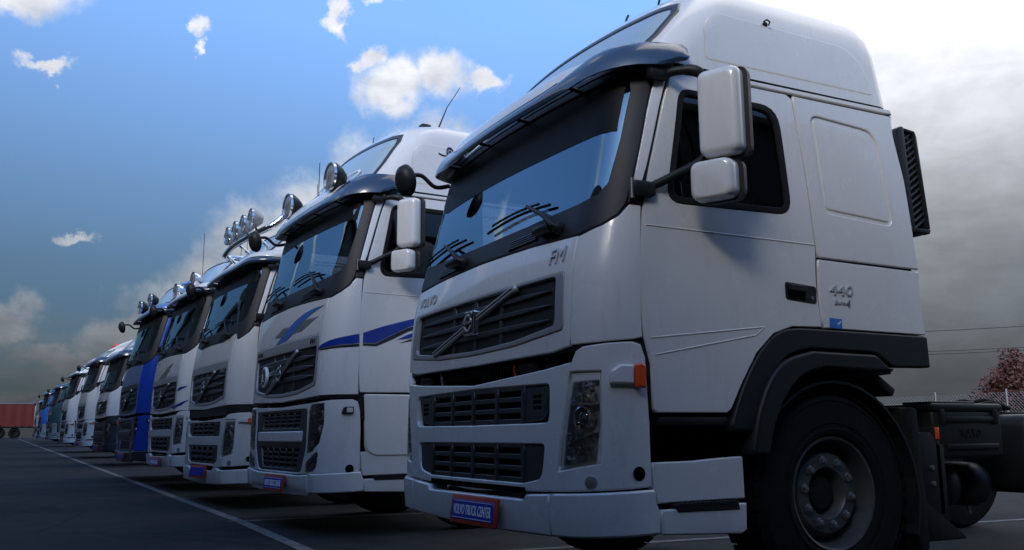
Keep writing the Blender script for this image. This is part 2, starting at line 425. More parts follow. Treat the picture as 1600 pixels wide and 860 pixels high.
def mir(p): return [(-t, z) for t, z in p]

class Cab:
    def __init__(s, root, zm, grid=.07, paint='white_paint'):
        s.root = root; s.zm = zm; s.grid = grid; s.paint = paint
    def iz(s, z):                                            # from real height back to the template height
        lo, hi = 0.0, 3.4
        for _ in range(36):
            m = (lo+hi)/2
            if s.zm(m) < z: lo = m
            else: hi = m
        return lo
    def raw(s, t, z):
        x, y, zz = W(t, z); return Vector((x, y, s.zm(zz)))
    def nrm(s, t, z):
        e = .004; a = s.raw(t+e, z)-s.raw(t-e, z); b = s.raw(t, z+e)-s.raw(t, z-e)
        return a.cross(b).normalized()
    def pt(s, t, z, off=0.0):
        p = s.raw(t, z)
        return p+s.nrm(t, z)*off if off else p
    def patch(s, name, outline, m, parent=None, holes=(), off=0.0, th=.014, bev=.004, grid=None, mx=None):
        g = grid or s.grid; mx = mx or g*.9
        loops = [resample(ccw(outline), mx)]+[resample(cw(h), mx) for h in holes]
        tops = [shift_left(l, bev) for l in loops]
        v2 = []; edges = []; starts = []
        for l in tops:
            st = len(v2); starts.append(st); v2 += l
            edges += [(st+i, st+(i+1) % len(l)) for i in range(len(l))]
        xs = [p[0] for p in tops[0]]; ys = [p[1] for p in tops[0]]
        nx = int((max(xs)-min(xs))/g)+1; ny = int((max(ys)-min(ys))/g)+1
        far2 = (g*.4)**2; bl = [p for l in tops for p in l]
        for i in range(nx+1):
            for j in range(ny+1):
                p = (min(xs)+(i+.5*(j % 2))*g, min(ys)+(j+.37)*g)
                if inside(tops[0], *p) and not any(inside(h, *p) for h in tops[1:]):
                    if all((p[0]-q[0])**2+(p[1]-q[1])**2 > far2 for q in bl): v2.append(p)
        ov, oe, of, oiv, _, _ = delaunay_2d_cdt([Vector(p) for p in v2], edges, [], 0, 1e-6)
        where = {}
        for k, src in enumerate(oiv):
            for q in src: where[q] = k
        verts = []; norms = []; faces = []
        for p in ov:
            n = s.nrm(p.x, p.y); verts.append(s.raw(p.x, p.y)+n*off); norms.append(n)
        for f in of:
            cx = sum(ov[i].x for i in f)/len(f); cy = sum(ov[i].y for i in f)/len(f)
            if not inside(tops[0], cx, cy) or any(inside(h, cx, cy) for h in tops[1:]): continue
            a, b, c = (verts[i] for i in f[:3])
            if (b-a).cross(c-a).dot(norms[f[0]]) < 0: f = tuple(reversed(f))
            faces.append(tuple(f))
        for l, tp, st in zip(loops, tops, starts):
            n = len(l); base = len(verts); r2 = []
            for i, (p, q) in enumerate(zip(l, tp)):
                nn = s.nrm(*p); pos = s.raw(*p)
                out = (pos-s.raw(*q)); out = (out-nn*out.dot(nn))
                out = out.normalized() if out.length > 1e-7 else nn
                r2.append((pos, nn, out))
            for pos, nn, out in r2: verts.append(pos+nn*(off-bev)); norms.append((nn*.45+out).normalized())
            for pos, nn, out in r2: verts.append(pos+nn*(off-th)); norms.append(out)
            for i in range(n):
                j = (i+1) % n; a = where[st+i]; b = where[st+j]; c = base+i; d = base+j; e = base+n+i; f = base+n+j
                faces.append((a, c, d, b)); faces.append((c, e, f, d))
        return mobj(name, verts, faces, m, parent or s.root, norms)
    def sheet(s, name, lo, hi, t1, m, parent=None, bulge=.02, thick=.008, nt=60, nz=8):
        """curved shield standing off the skin between two edges lo(t), hi(t) -> (z, offset), mirrored about t = 0"""
        vs = []; fs = []
        for lay in (0, 1):
            for i in range(nt+1):
                t = -t1+2*t1*i/nt; (z0, o0), (z1, o1) = lo(abs(t)), hi(abs(t))
                for j in range(nz+1):
                    k = j/nz; z = z0+(z1-z0)*k; o = o0+(o1-o0)*k+bulge*4*k*(1-k)
                    vs.append(s.pt(t, z, o-lay*thick))
        R_ = nz+1; off = (nt+1)*R_
        for i in range(nt):
            for j in range(nz):
                a = i*R_+j; fs.append((a, a+R_, a+R_+1, a+1)); b = off+a; fs.append((b, b+1, b+R_+1, b+R_))
            for j in (0, nz):
                a = i*R_+j; fs.append((a, off+a, off+a+R_, a+R_) if j == 0 else (a, a+R_, off+a+R_, off+a))
        for i in (0, nt):
            for j in range(nz):
                a = i*R_+j; fs.append((a, a+1, off+a+1, off+a) if i == 0 else (a, off+a, off+a+1, a+1))
        return mobj(name, vs, fs, m, parent or s.root, None, 50)
    def text(s, txt, mode, a0, a1, z0, z1, m, parent=None, off=.003, depth=.006, shear=0.0, bold=0.0, name='lettering', slope=0.0):
        vs, fs = text_mesh(txt, shear, bold); fn = F if mode == 'F' else S
        out = []
        for u, v, w in vs:
            a = a0+(a1-a0)*u; t, z = fn(a, s.iz(z0+(z1-z0)*v+slope*u)); out.append(s.pt(t, z, off+depth*w))
        return mobj(name, out, fs, m, parent or s.root, None, 30)
    def ring(s, z, n=40):
        """points round the whole cab at one height, starting rear centre, running up the +x side"""
        w = F_WIDTH(z); yr = s.rear(z); rr = .10; pts = []
        pts += [Vector((w-rr, yr)) * 0 + Vector((0, yr)), Vector((w*.5, yr))]
        for k in range(5):
            a = k/4*PI/2; pts.append(Vector((w-rr+rr*math.sin(a), yr-rr+rr*math.cos(a))))
        l = w-RX; yc = F_FRONT(z)+F_BOW(z)*(w/l)**2+RY
        for k in range(1, 12): pts.append(Vector((w, yr-rr+(yc-yr+rr)*k/12)))
        for k in range(9):
            a = PI/2*(1-k/8); x = l+RX*math.sin(a); pts.append(Vector((x, F_FRONT(z)+F_BOW(z)*(x/l)**2+RY*(1-math.cos(a)))))
        for k in range(1, 9):
            x = l*(1-k/8); pts.append(Vector((x, F_FRONT(z)+F_BOW(z)*(x/l)**2)))
        left = [Vector((-p.x, p.y)) for p in reversed(pts[1:-1])]
        return pts+left
    def rear(s, z): return 2.26 if z < 1.7 else 2.26-(z-1.7)*.055-(max(0, z-3.05)**2)*5.0

# ------------------------------------------------------------------ wheel
def wheel(parent, loc, side, dual=False, detail=True, rim_mat='rim_paint'):
    w = empty('wheel', loc, 0, parent)
    mtx = Matrix.Rotation(PI/2*side, 4, 'Y')                  # local z -> outward
    tw = .16
    prof = [(.295, -tw*.8), (.32, -tw*.95), (.335, -tw*.99), (.338, -tw*.955), (.42, -tw), (.50, -tw*.92), (.525, -tw*.7), (.53, -tw*.35), (.53, tw*.35), (.525, tw*.7), (.50, tw*.92), (.485, tw*.97), (.480, tw*.945), (.42, tw*.985), (.365, tw*.99), (.36, tw*.955), (.34, tw*.955), (.335, tw*.985), (.31, tw*.93), (.295, tw*.8)]
    lathe('tyre', prof, mtx, 'tyre_rubber', w, 48, 30)
    if detail:
        bm = bmesh.new()
        for k in range(44):                                   # tread blocks
            for h, sh in ((-.11, 0), (-.04, .5), (.04, 0), (.11, .5)):
                a = 2*PI*(k+sh)/44
                q = mtx @ Matrix.Rotation(a, 4, 'Z') @ Matrix.Translation((.532, 0, h))
                add_box(bm, (0, 0, 0), (.012, .058, .05), 0)
                bmesh.ops.transform(bm, matrix=q, verts=bm.verts[-8:])
        t = bobj('tread', bm, 'tyre_rubber', w); t['kind'] = 'stuff'
    if dual:
        prof_r = [(.30, .13), (.285, .14), (.275, .10), (.262, .0), (.25, -.04), (.20, -.05), (.18, -.03), (.0, -.03)]
    else:
        prof_r = [(.298, .125), (.292, .145), (.280, .14), (.270, .11), (.262, .05), (.252, .015), (.235, .02), (.222, .065), (.205, .085), (.135, .088), (.128, .08), (.118, .03), (.112, -.01), (0, -.01)]
    rim = lathe('rim', prof_r, mtx, rim_mat, w, 48, 32)
    if not dual and detail:
        for k in range(10):
            a = 2*PI*(k+.25)/10
            q = mtx @ Matrix.Translation((.1675*math.cos(a), .1675*math.sin(a), .088))
            bm = bmesh.new(); add_lathe(bm, [(.026, 0), (.026, .006), (.019, .008), (.018, .022), (.012, .028), (0, .029)], q, 6)
            bmesh.ops.recalc_face_normals(bm, faces=bm.faces); bobj('wheel_nut', bm, 'steel', rim)
        for k in range(10):                                   # hand holes
            a = 2*PI*(k+.75)/10
            q = mtx @ Matrix.Translation((.243*math.cos(a), .243*math.sin(a), .027)) @ Matrix.Rotation(a, 4, 'Z')
            bm = bmesh.new(); add_lathe(bm, [(.013, 0), (.013, .004), (0, .005)], q, 12); bobj('hand_hole', bm, 'black_recess', rim)
        lathe('hub', [(.10, -.02), (.10, .02), (.085, .045), (.05, .05), (.0, .05)], mtx, 'chassis_black', w, 24)
    return w

def mirror_unit(c, root, s, cap='white_paint', dz=0.0, arm='dark_plastic'):
    """tall and wide-angle mirrors on a forked arm; s = side"""
    m = empty('door_mirror', (0, 0, dz), 0, root)
    rot = Matrix.Rotation(R(27)*s, 3, 'Z')
    def hull(name, z0, z1, wd, dp, ctr, mt, bulge, r=.05, flip=False):
        # rounded housing shell: rings from the rim to the domed cap
        zc = (z0+z1)/2; h = z1-z0; vs = []; fs = []
        rings = [(0, 1.0), (.5, .995), (.8, .95), (.95, .84), (1.0, .62)] if not flip else [(0, 1.0), (.5, 1.0), (1.0, 1.0)]
        outl = rpoly([(-wd/2, -h/2, r), (wd/2, -h/2, r), (wd/2, h/2, r), (-wd/2, h/2, r)], 5); n = len(outl)
        for k, sc in rings:
            for a, b in outl:
                aa = max(-wd/2*1, min(wd/2, a)); rr = sc
                sx = a*(1-(1-rr)*.55*(h/wd)**.0) if True else a
                p = rot @ Vector((a*(1-(1-rr)*.9), -dp*k*bulge, b*(1-(1-rr)*.45)))
                vs.append((ctr[0]*s+p.x*1.0, ctr[1]+p.y, zc+p.z))
        K = len(rings)
        for i in range(K-1):
            for j in range(n):
                j2 = (j+1) % n; fs.append((i*n+j, i*n+j2, (i+1)*n+j2, (i+1)*n+j))
        fs.append(tuple(range((K-1)*n, K*n))); fs.append(tuple(reversed(range(n))))
        bm = bmesh.new(); bv = [bm.verts.new(v) for v in vs]
        for f in fs: bm.faces.new([bv[i] for i in f])
        bmesh.ops.recalc_face_normals(bm, faces=bm.faces)
        return bobj(name, bm, mt, m, 60)
    hull('mirror_cap', 2.175, 2.615, .215, .085, (1.44, .695), cap, 1.0, .045)
    hull('mirror_housing', 2.167, 2.623, .228, .038, (1.452, .705), 'dark_plastic', -1.0, .05, True)
    hull('wide_angle_cap', 1.955, 2.15, .225, .085, (1.415, .655), cap, 1.0, .05)
    hull('wide_angle_housing', 1.948, 2.153, .237, .036, (1.43, .665), 'dark_plastic', -1.0, .055, True)
    for z0, z1, yy in ((2.19, 2.60, .765), (1.965, 2.135, .722)):
        q = rot @ Vector((0, 0, 0))
        bm = bmesh.new(); add_box(bm, ((1.428 if z0 > 2.1 else 1.405)*s, yy-(.023 if z0 > 2.1 else .024), (z0+z1)/2), (.185, .008, z1-z0), .003, 1, rot); bobj('mirror_glass', bm, 'mirror_glass', m)
    tube('mirror_arm', [(x*s, y, z) for x, y, z in smooth_path([(1.19, .50, 2.64), (1.26, .54, 2.655), (1.335, .62, 2.645), (1.35, .655, 2.58), (1.35, .66, 2.40), (1.345, .655, 2.25), (1.335, .63, 2.18), (1.29, .50, 2.10), (1.235, .37, 2.03)], 5)],
         [.024]*8+[.03]*4+[.026]*9+[.022]*20, arm, m, 8)
    box('arm_bracket', (1.215*s, .47, 2.645), (.06, .12, .06), arm, m, .02)
    box('arm_hinge', (1.245*s, .335, 2.02), (.07, .12, .075), arm, m, .016)
    lathe('hinge_pin', [(.0, -.05), (.014, -.05), (.014, .05), (0, .05)], Matrix.Translation((1.24*s, .275, 2.02)), 'steel', m, 10)
    tube('mirror_stem', [(1.43*s, .68, 2.19), (1.43*s, .67, 2.13)], .018, arm, m, 8)
    return m

def headlight(c, parent, outl, lens_t, bowls, m_ring='grey_paint', bars=(), facets=(), rails=()):
    """outl: lens outline in (t,z)"""
    h = c.patch('headlight', outl, 'lamp_dark', parent, off=-.05, th=.02, bev=.002, grid=.09)
    for (t, z, r, kind) in bowls:
        p = c.pt(t, z, -.048); n = c.nrm(t, z); n = Vector((n.x*.5, n.y, n.z)).normalized()
        if kind == 'bowl':
            lathe('reflector', [(0, 0), (r*.4, .004), (r*.75, .016), (r, .036), (r*1.03, .036)], axis_to(p, n), 'reflector', h, 24)
            lathe('bulb', [(0, .03), (.011, .026), (.012, .0)], axis_to(p, n), 'lamp_lens', h, 10)
        elif kind == 'proj':
            lathe('lamp_ring', [(r*1.25, .0), (r*1.25, .034), (r, .04), (r*.9, .012)], axis_to(p, n), 'chrome', h, 28)
            lathe('projector_lens', [(r*.9, .012), (r*.7, .028), (r*.35, .037), (0, .04)], axis_to(p, n), 'mirror_glass', h, 28)
    for (a0, z0, a1, z1) in bars:
        for k in range(7):
            a = a0+(a1-a0)*(k+.2)/7; b = a0+(a1-a0)*(k+.8)/7
            c.patch('reflector_facet', [(a, z0-.022), (b, z0-.022), (b, z1+.022), (a, z1+.022)], 'reflector', h, off=-.035+.004*(k % 2), th=.01, bev=.002)
    rnd = random.Random(5)
    for (t0, z0, t1, z1, nt_, nz_) in facets:
        vs = []; fs = []
        for i in range(nt_):
            for j in range(nz_):
                a = t0+(t1-t0)*i/nt_; b = t0+(t1-t0)*(i+1)/nt_; e = z0+(z1-z0)*j/nz_; f = z0+(z1-z0)*(j+1)/nz_
                if not all(inside(outl, p, q) for p, q in ((a, e), (b, e), (b, f), (a, f))): continue
                k = len(vs)
                for p, q in ((a, e), (b, e), (b, f), (a, f)): vs.append(c.pt(p, q, -.046+.026*rnd.random()+(.022 if q == f else 0)))
                fs.append((k, k+1, k+2, k+3) if t1 > t0 else (k+3, k+2, k+1, k))
        if fs: mobj('reflector_facets', vs, fs, 'mirror_facet', h, None, 5)['kind'] = 'stuff'
    for (a0, z0, a1, z1) in rails:
        c.patch('lamp_divider', [(a0, z0-.005), (a1, z1-.005), (a1, z1+.005), (a0, z0+.005)], 'badge_silver', h, off=-.012, th=.03, bev=.002)
    c.patch('headlight_lens', outl, 'lamp_lens', h, off=.002, th=.004, bev=.002, grid=.09)
    return h

def grid_bars(c, parent, xs, zs, z0, z1, x0, x1, m, off=.0, w=.016, th=.02):
    for x in xs:
        c.patch('grille_bar', fl([(x-w, z0), (x+w, z0), (x+w, z1), (x-w, z1)]), m, parent, off=off, th=th, bev=.004)
    for z in zs:
        c.patch('grille_bar', fl([(x0, z-w*.8), (x1, z-w*.8), (x1, z+w*.8), (x0, z+w*.8)]), m, parent, off=off-.006, th=th, bev=.004)

def spot_lamp(root, loc, r=.11, d=(0, -1, .05), name='spot_lamp', shell='dark_plastic', stalk=.1):
    e = empty(name, loc, 0, root); a = axis_to((0, 0, 0), d)
    lathe('lamp_shell', [(r, .035), (r*1.03, .02), (r, -.01), (r*.75, -.07), (r*.4, -.12), (0, -.13)], a, shell, e, 28, 50)
    lathe('reflector', [(0, -.03), (r*.5, -.015), (r*.93, .024)], a, 'reflector', e, 28)
    lathe('lens', [(r*.97, .026), (r*.7, .038), (r*.3, .045), (0, .046)], a, 'lamp_lens', e, 28)
    lathe('bezel', [(r*.93, .024), (r*.95, .042), (r*1.03, .042), (r*1.03, .018)], a, 'chrome', e, 28)
    if stalk: tube('stalk', [(0, .03, -r*.7), (0, .05, -r-stalk)], .014, 'dark_plastic', e, 8)
    return e

# ------------------------------------------------------------------ a tractor unit
def build_truck(cfg):
    g = cfg.get('grid', .08); paint = cfg.get('paint', 'white_paint'); fh = cfg.get('fh', False); detail = cfg.get('detail', 2)
    root = empty('truck_tractor', cfg['loc'], R(cfg.get('yaw', 0)))
    tag(root, cfg['label'], 'truck', 'trucks parked in a row')
    c = Cab(root, cfg.get('zm', lambda z: z), g, paint); iz = c.iz; zm = c.zm
    bp = cfg.get('bumper_paint', paint); lidp = cfg.get('lid_paint', paint)
    # ---- openings
    ws_half = [(0, 1.955), (.5, 1.962), (1.0, 1.985), (1.11, 2.01), (1.150, 2.07), (1.162, 2.3), (1.160, 2.56), (1.14, 2.62), (1.06, 2.645), (.5, 2.65), (0, 2.65)]
    ws = ws_half+mir(reversed(ws_half[1:-1]))
    win = sl([(.475, 1.972, .10), (1.30, 1.99, .10), (1.275, 2.60, .12), (.615, 2.60, .07)], .08)
    if cfg.get('arch', True):
        low = [S(.34, .96), S(.78, .96), S(.87, 1.06), S(.98, 1.22), S(1.10, 1.33), S(1.22, 1.385)]
    else: low = [S(.34, .96), S(.8, .96), S(1.2, .96)]
    half = [(0, 1.24), F(1.0, 1.24), S(.30, 1.24)]+low+[S(2.24, 1.385), S(2.225, 2.1), S(2.19, 2.742), F(1.0, 2.742), (0, 2.742)]
    shell = half+mir(reversed(half[1:-1]))
    c.patch('cab_shell', shell, 'dark_plastic', holes=[ws, win, mir(win)], off=-.016, th=.03, bev=.003, grid=max(.1, g))
    box('back_panel', (0, 2.19, zm(2.05)), (2.36, .05, zm(2.74)-zm(1.36)), paint, root, .015)
    box('cab_floor', (0, 1.2, zm(1.42)), (2.3, 1.9, .05), 'cabin_trim', root, .01)
    # ---- windscreen and its surround
    lo_half = [(0, 1.84), F(.6, 1.832), F(1.04, 1.814), (1.168, 1.851), (1.230, 1.894), (1.258, 1.949), (1.262, 2.06), (1.258, 2.3), (1.250, 2.6), (1.235, 2.695), (.9, 2.70), (0, 2.70)]
    sur = c.patch('windscreen_surround', lo_half+mir(reversed(lo_half[1:-1])), 'scuttle_plastic', holes=[ws], off=-.002, th=.03, bev=.005)
    c.patch('windscreen', [(t*1.012, z) for t, z in ws], 'windscreen_glass', off=-.012, th=.006, bev=.002, grid=.06)
    if cfg.get('dark_band', True):  # matte dark band laid on the glass in place of the visor's reflection
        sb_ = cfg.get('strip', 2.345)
        c.patch('dark_reflection_band', [(-1.02, sb_+.085), (-.97, sb_+.03), (-.88, sb_+.007), (.5, sb_), (1.133, sb_+.005), (1.128, 2.60), (1.04, 2.642), (-1.04, 2.642), (-1.10, 2.59), (-1.10, 2.56)], 'dark_reflection', off=-.0095, th=.003, bev=.001)
    if detail >= 1:
        for x0 in (.35, -.66):                                # vents below the windscreen
            v = c.patch('scuttle_vent', fl([(x0, 1.845, .012), (x0+.30, 1.855, .012), (x0+.32, 1.905, .012), (x0+.03, 1.90, .012)]), 'black_recess', sur, off=.002, th=.004, bev=.001)
            for k in range(4):
                z = 1.853+.0125*k
                c.patch('louvre', fl([(x0+.012, z), (x0+.302, z+.006), (x0+.303, z+.012), (x0+.014, z+.006)]), 'slate_plastic', v, off=.01, th=.008, bev=.001) if detail >= 2 else None
        for base, mid, a, b in (((.876, 1.873), (.53, 2.06), (.05, 2.01), (.74, 2.03)), ((-.232, 1.885), (-.604, 2.055), (-1.0, 1.985), (-.28, 2.035))):
            wp = empty('wiper', (0, 0, 0), 0, root)
            P = [c.pt(*base, .015), c.pt(*base, .05), c.pt(base[0]*.7+mid[0]*.3, base[1]*.6+mid[1]*.4, .06), c.pt(*mid, .035)]
            tube('wiper_arm', P, [.024, .02, .014, .009], 'dark_plastic', wp, 8)
            lathe('wiper_pivot', [(.032, 0), (.032, .03), (.02, .045), (0, .047)], axis_to(c.pt(*base, 0), c.nrm(*base)), 'dark_plastic', wp, 14)
            Q = [c.pt(*F(a[0]+(b[0]-a[0])*k/8, a[1]+(b[1]-a[1])*k/8+.02*math.sin(PI*k/8)), .012) for k in range(9)]
            bmq = bmesh.new(); add_tube(bmq, Q, .008, 6); bmesh.ops.recalc_face_normals(bmq, faces=bmq.faces); bobj('wiper_blade', bmq, 'rubber', wp)
            Q = [c.pt(*F(a[0]+(b[0]-a[0])*k/8, a[1]+(b[1]-a[1])*k/8+.02*math.sin(PI*k/8)+.012), .03) for k in range(1, 8)]
            tube('wiper_bridge', Q, .007, 'dark_plastic', wp, 6)
            # washer pod beside the pivot
            pp = c.pt(base[0]-.12, base[1]+.01, .03)
            box('washer_pod', pp, (.17, .07, .05), 'dark_plastic', wp, .022)
    # ---- front lid
    if cfg.get('lid', 'fm') == 'fm':
        lid = [F(-1.04, 1.806), F(-1.052, 1.262), F(-.9, 1.243), F(0, 1.236), F(.9, 1.243), F(1.052, 1.262), F(1.04, 1.806), F(.6, 1.824), F(0, 1.832), F(-.6, 1.824)]
        gho = fl([(-.985, 1.635, .03), (-1.0, 1.345, .03), (-.5, 1.305), (0, 1.295), (.5, 1.305), (1.0, 1.345, .03), (.985, 1.635, .03)])
        gri = fl([(-.915, 1.617, .03), (-.925, 1.375, .04), (-.5, 1.335), (0, 1.322), (.5, 1.335), (.925, 1.375, .04), (.915, 1.617, .03)])
        zt, zb = 1.617, 1.33; slz = (1.555, 1.482, 1.408); d_a, d_b = (-.58, 1.345), (.52, 1.618)
    else:
        zt_, zb_ = iz(1.63), iz(1.26)
        lid = [F(-1.03, iz(2.05)), F(-1.03, iz(1.19)), F(0, iz(1.165)), F(1.03, iz(1.19)), F(1.045, iz(2.05)), F(.6, 1.824), F(0, 1.832), F(-.6, 1.824)]
        gho = fl([(-.985, iz(1.735), .03), (-.965, iz(1.285), .05), (-.5, iz(1.225)), (0, iz(1.21)), (.5, iz(1.225)), (.965, iz(1.285), .05), (.985, iz(1.735), .03)])
        gri = fl([(-.945, iz(1.63), .02), (-.925, iz(1.315), .05), (-.5, iz(1.26)), (0, iz(1.245)), (.5, iz(1.26)), (.925, iz(1.315), .05), (.945, iz(1.63), .02)])
        zt, zb = iz(1.63), iz(1.25); slz = tuple(iz(q) for q in (1.55, 1.46, 1.375)); d_a, d_b = (-.50, iz(1.27)), (.45, iz(1.62))
    gr = empty('grille', (0, 0, 0), 0, root)
    lid_o = c.patch('front_lid', lid, lidp, holes=[gho], off=0, th=.022, bev=.005)
    frame_m = cfg.get('grille_frame', 'silver_grey')
    c.patch('grille_frame', gho, frame_m, gr, holes=[gri], off=.006, th=.04, bev=.006)
    c.patch('grille_backing', gri, 'black_recess', gr, off=-.11, th=.01, bev=.002, grid=.15)
    for s in (1, -1):                                          # solid wings at the grille's ends
        wing = [F(s*.60, zt-.004), F(s*.60, zb+.01), F(s*.918, zb+.05), F(s*.905, zt-.006)]
        c.patch('grille_wing', wing, 'slate_plastic', gr, off=-.026, th=.09, bev=.003)
    for x in (-.31, 0.0, .33):
        c.patch('grille_bar', fl([(x-.02, zb-.005), (x+.02, zb-.005), (x+.02, zt), (x-.02, zt)]), 'slate_plastic', gr, off=-.006, th=.05, bev=.004)
    for i, z in enumerate(slz):
        b_ = [( -.85, z-.004), (-.6, z-.014), (0, z-.018), (.6, z-.014), (.85, z-.004), (.85, z+.004), (.6, z+.012), (0, z+.016), (-.6, z+.012), (-.85, z+.004)]
        c.patch('grille_slat', [F(*p) for p in b_], 'slate_plastic', gr, off=.002, th=.016, bev=.005)
    # the diagonal bar and badge
    dx, dz = d_b[0]-d_a[0], d_b[1]-d_a[1]; ln = math.hypot(dx, dz*1.0); ux, uz = dx/ln, dz/ln
    bw = .017 if cfg.get('lid', 'fm') == 'fm' else .011
    q = [(d_a[0]-uz*bw, d_a[1]+ux*bw), (d_a[0]+uz*bw, d_a[1]-ux*bw), (d_b[0]+uz*bw, d_b[1]-ux*bw), (d_b[0]-uz*bw, d_b[1]+ux*bw)]
    c.patch('grille_diagonal', resample([F(*p) for p in q], .1), 'badge_silver', gr, off=.022, th=.03, bev=.005)
    q = [(d_a[0]+.02-uz*bw*.3, d_a[1]+.005+ux*bw*.3), (d_a[0]+.02+uz*bw*.3, d_a[1]+.005-ux*bw*.3), (d_b[0]-.02+uz*bw*.3, d_b[1]-.005-ux*bw*.3), (d_b[0]-.02-uz*bw*.3, d_b[1]-.005+ux*bw*.3)]
    c.patch('diagonal_inlay', resample([F(*p) for p in q], .1), 'dark_plastic', gr, off=.0245, th=.004, bev=.001)
    ez = (d_a[1]+d_b[1])/2; er = .062
    ec = c.pt(0, ez, .0)
    sl_ = (zm(ez+.02)-zm(ez-.02))/.04; eh = .07/sl_
    def circ(r): return [(r*math.cos(2*PI*k/28), ez+r/sl_*math.sin(2*PI*k/28)) for k in range(28)]
    if cfg.get('lid', 'fm') == 'fm':
        bad = c.patch('badge', fl([(-.07, ez-eh, .012), (.07, ez-eh, .012), (.07, ez+eh, .012), (-.07, ez+eh, .012)]), 'chrome', gr, off=.036, th=.05, bev=.005)
        c.patch('badge_field', fl([(-.058, ez-eh+.012, .008), (.058, ez-eh+.012, .008), (.058, ez+eh-.012, .008), (-.058, ez+eh-.012, .008)]), 'dark_plastic', bad, off=.039, th=.004, bev=.001)
        br_ = .052
    else:
        bad = c.patch('badge', circ(.072), 'dark_plastic', gr, off=.030, th=.04, bev=.004); br_ = .070
    c.patch('badge_ring', circ(br_), 'badge_silver', bad, holes=[circ(br_*.72)], off=.046, th=.012, bev=.003)
    if detail >= 2:
        c.patch('badge_strip', fl([(-br_*1.07, ez-.011), (br_*1.07, ez-.011), (br_*1.07, ez+.011), (-br_*1.07, ez+.011)]), 'decal_dark', bad, off=.05, th=.006, bev=.001)
        zz = zm(ez); c.text('VOLVO', 'F', -br_*.88, br_*.88, zz-.008, zz+.008, 'chrome', bad, off=.05, depth=.003, bold=.012)
        c.patch('badge_arrow', [(br_*.58, ez+br_*.65/sl_), (br_*.8, ez+br_*.5/sl_), (br_*1.27, ez+br_*1.23/sl_), (br_*.85, ez+br_*1.2/sl_)], 'steel', bad, off=.048, th=.008, bev=.002)
    # ---- corner panels, pillars, doors, side panels
    for s in (1, -1):
        mm = (lambda p: p) if s == 1 else mir
        if cfg.get('lid', 'fm') == 'fm':
            cp = [F(1.048, 1.804), F(1.060, 1.265), (1.21, 1.272), S(.25, 1.285), S(.304, 1.297), S(.31, 1.6), S(.328, 1.94), (1.276, 1.946), (1.240, 1.888), (1.172, 1.844), (1.10, 1.818)]
        else:
            zb0 = iz(1.19)
            cp = [F(1.053, iz(2.05)), F(1.038, zb0), (1.21, zb0+.005), S(.304, zb0+.008), S(.31, 1.6), S(.328, 1.94), (1.276, 1.946), (1.240, 1.888), (1.172, 1.844), (1.10, 1.818)]
        c.patch('corner_panel', mm(cp), paint, off=0, th=.022, bev=.005)
        pil = [(1.268, 2.075), (1.264, 2.3), (1.257, 2.66), S(.545, 2.685), S(.528, 2.614), S(.375, 2.146), S(.345, 2.065)]
        c.patch('pillar_trim', mm(pil), paint, off=.002, th=.02, bev=.004)
        c.patch('mirror_base', mm([(1.262, 1.952), S(.331, 1.947), S(.342, 2.06), (1.266, 2.07)]), 'dark_plastic', off=.006, th=.03, bev=.004)
        if cfg.get('lid', 'fm') == 'fm':
            dr = [S(.316, 1.30), S(.340, 1.94), S(.392, 2.146), S(.545, 2.614), S(.562, 2.662), S(.60, 2.684), S(1.0, 2.692), S(1.36, 2.694), S(1.398, 2.672), S(1.424, 2.3), S(1.455, 1.83), S(1.459, 1.395), S(1.25, 1.39), S(1.12, 1.348), S(1.0, 1.245), S(.90, 1.10), S(.82, .965), S(.79, .945), S(.37, .945), S(.352, .965), S(.35, 1.17)]
        else:
            dr = [S(.316, iz(1.215)), S(.340, 1.94), S(.392, 2.146), S(.545, 2.614), S(.562, 2.662), S(.60, 2.684), S(1.0, 2.692), S(1.36, 2.694), S(1.398, 2.672), S(1.424, 2.3), S(1.455, 1.83), S(1.459, iz(1.23))]
        door = c.patch('door', mm(dr), paint, holes=[mm(win)], off=0, th=.024, bev=.005)
        fr_in = shift_left(ccw(win), .034)
        c.patch('window_frame', mm(shift_left(ccw(win), -.004)), 'rubber', door, holes=[mm(fr_in)], off=.004, th=.03, bev=.006)
        c.patch('window_glass', mm(shift_left(ccw(win), .01)), 'side_glass', door, off=-.012, th=.005, bev=.001)
        hd = c.patch('door_handle', mm(sl([(1.215, 1.53, .02), (1.43, 1.515, .02), (1.437, 1.61, .02), (1.215, 1.625, .02)])), 'dark_plastic', door, off=.005, th=.012, bev=.004)
        if detail >= 2:
            c.patch('handle_recess', mm(sl([(1.23, 1.537, .012), (1.35, 1.53, .012), (1.35, 1.608, .012), (1.23, 1.613, .012)])), 'black_recess', door, off=.0065, th=.003, bev=.001)
            c.patch('handle_grip', mm(sl([(1.228, 1.58, .006), (1.352, 1.573, .006), (1.352, 1.606, .006), (1.228, 1.613, .006)])), 'dark_plastic', door, off=.02, th=.012, bev=.004)
            lathe('door_lock', [(.011, 0), (.011, .004), (0, .005)], axis_to(c.pt(*mm([S(1.395, 1.545)])[0], .006), c.nrm(*mm([S(1.395, 1.545)])[0])), 'steel', door, 12)
            c.patch('door_crease', mm(sl([(.345, 1.848), (1.452, 1.843), (1.452, 1.836), (.345, 1.841)])), paint, door, off=.004, th=.006, bev=.003)
            if not fh:
                for p_, q_ in (((.350, 1.292), (1.060, 1.374)), ((.372, 1.212), (1.000, 1.330)), ((1.000, 1.330), (1.060, 1.374))):
                    c.patch('door_crease', mm(sl([(p_[0], p_[1]), (q_[0], q_[1]), (q_[0], q_[1]+.008), (p_[0], p_[1]+.008)])), paint, door, off=.0035, th=.005, bev=.003)
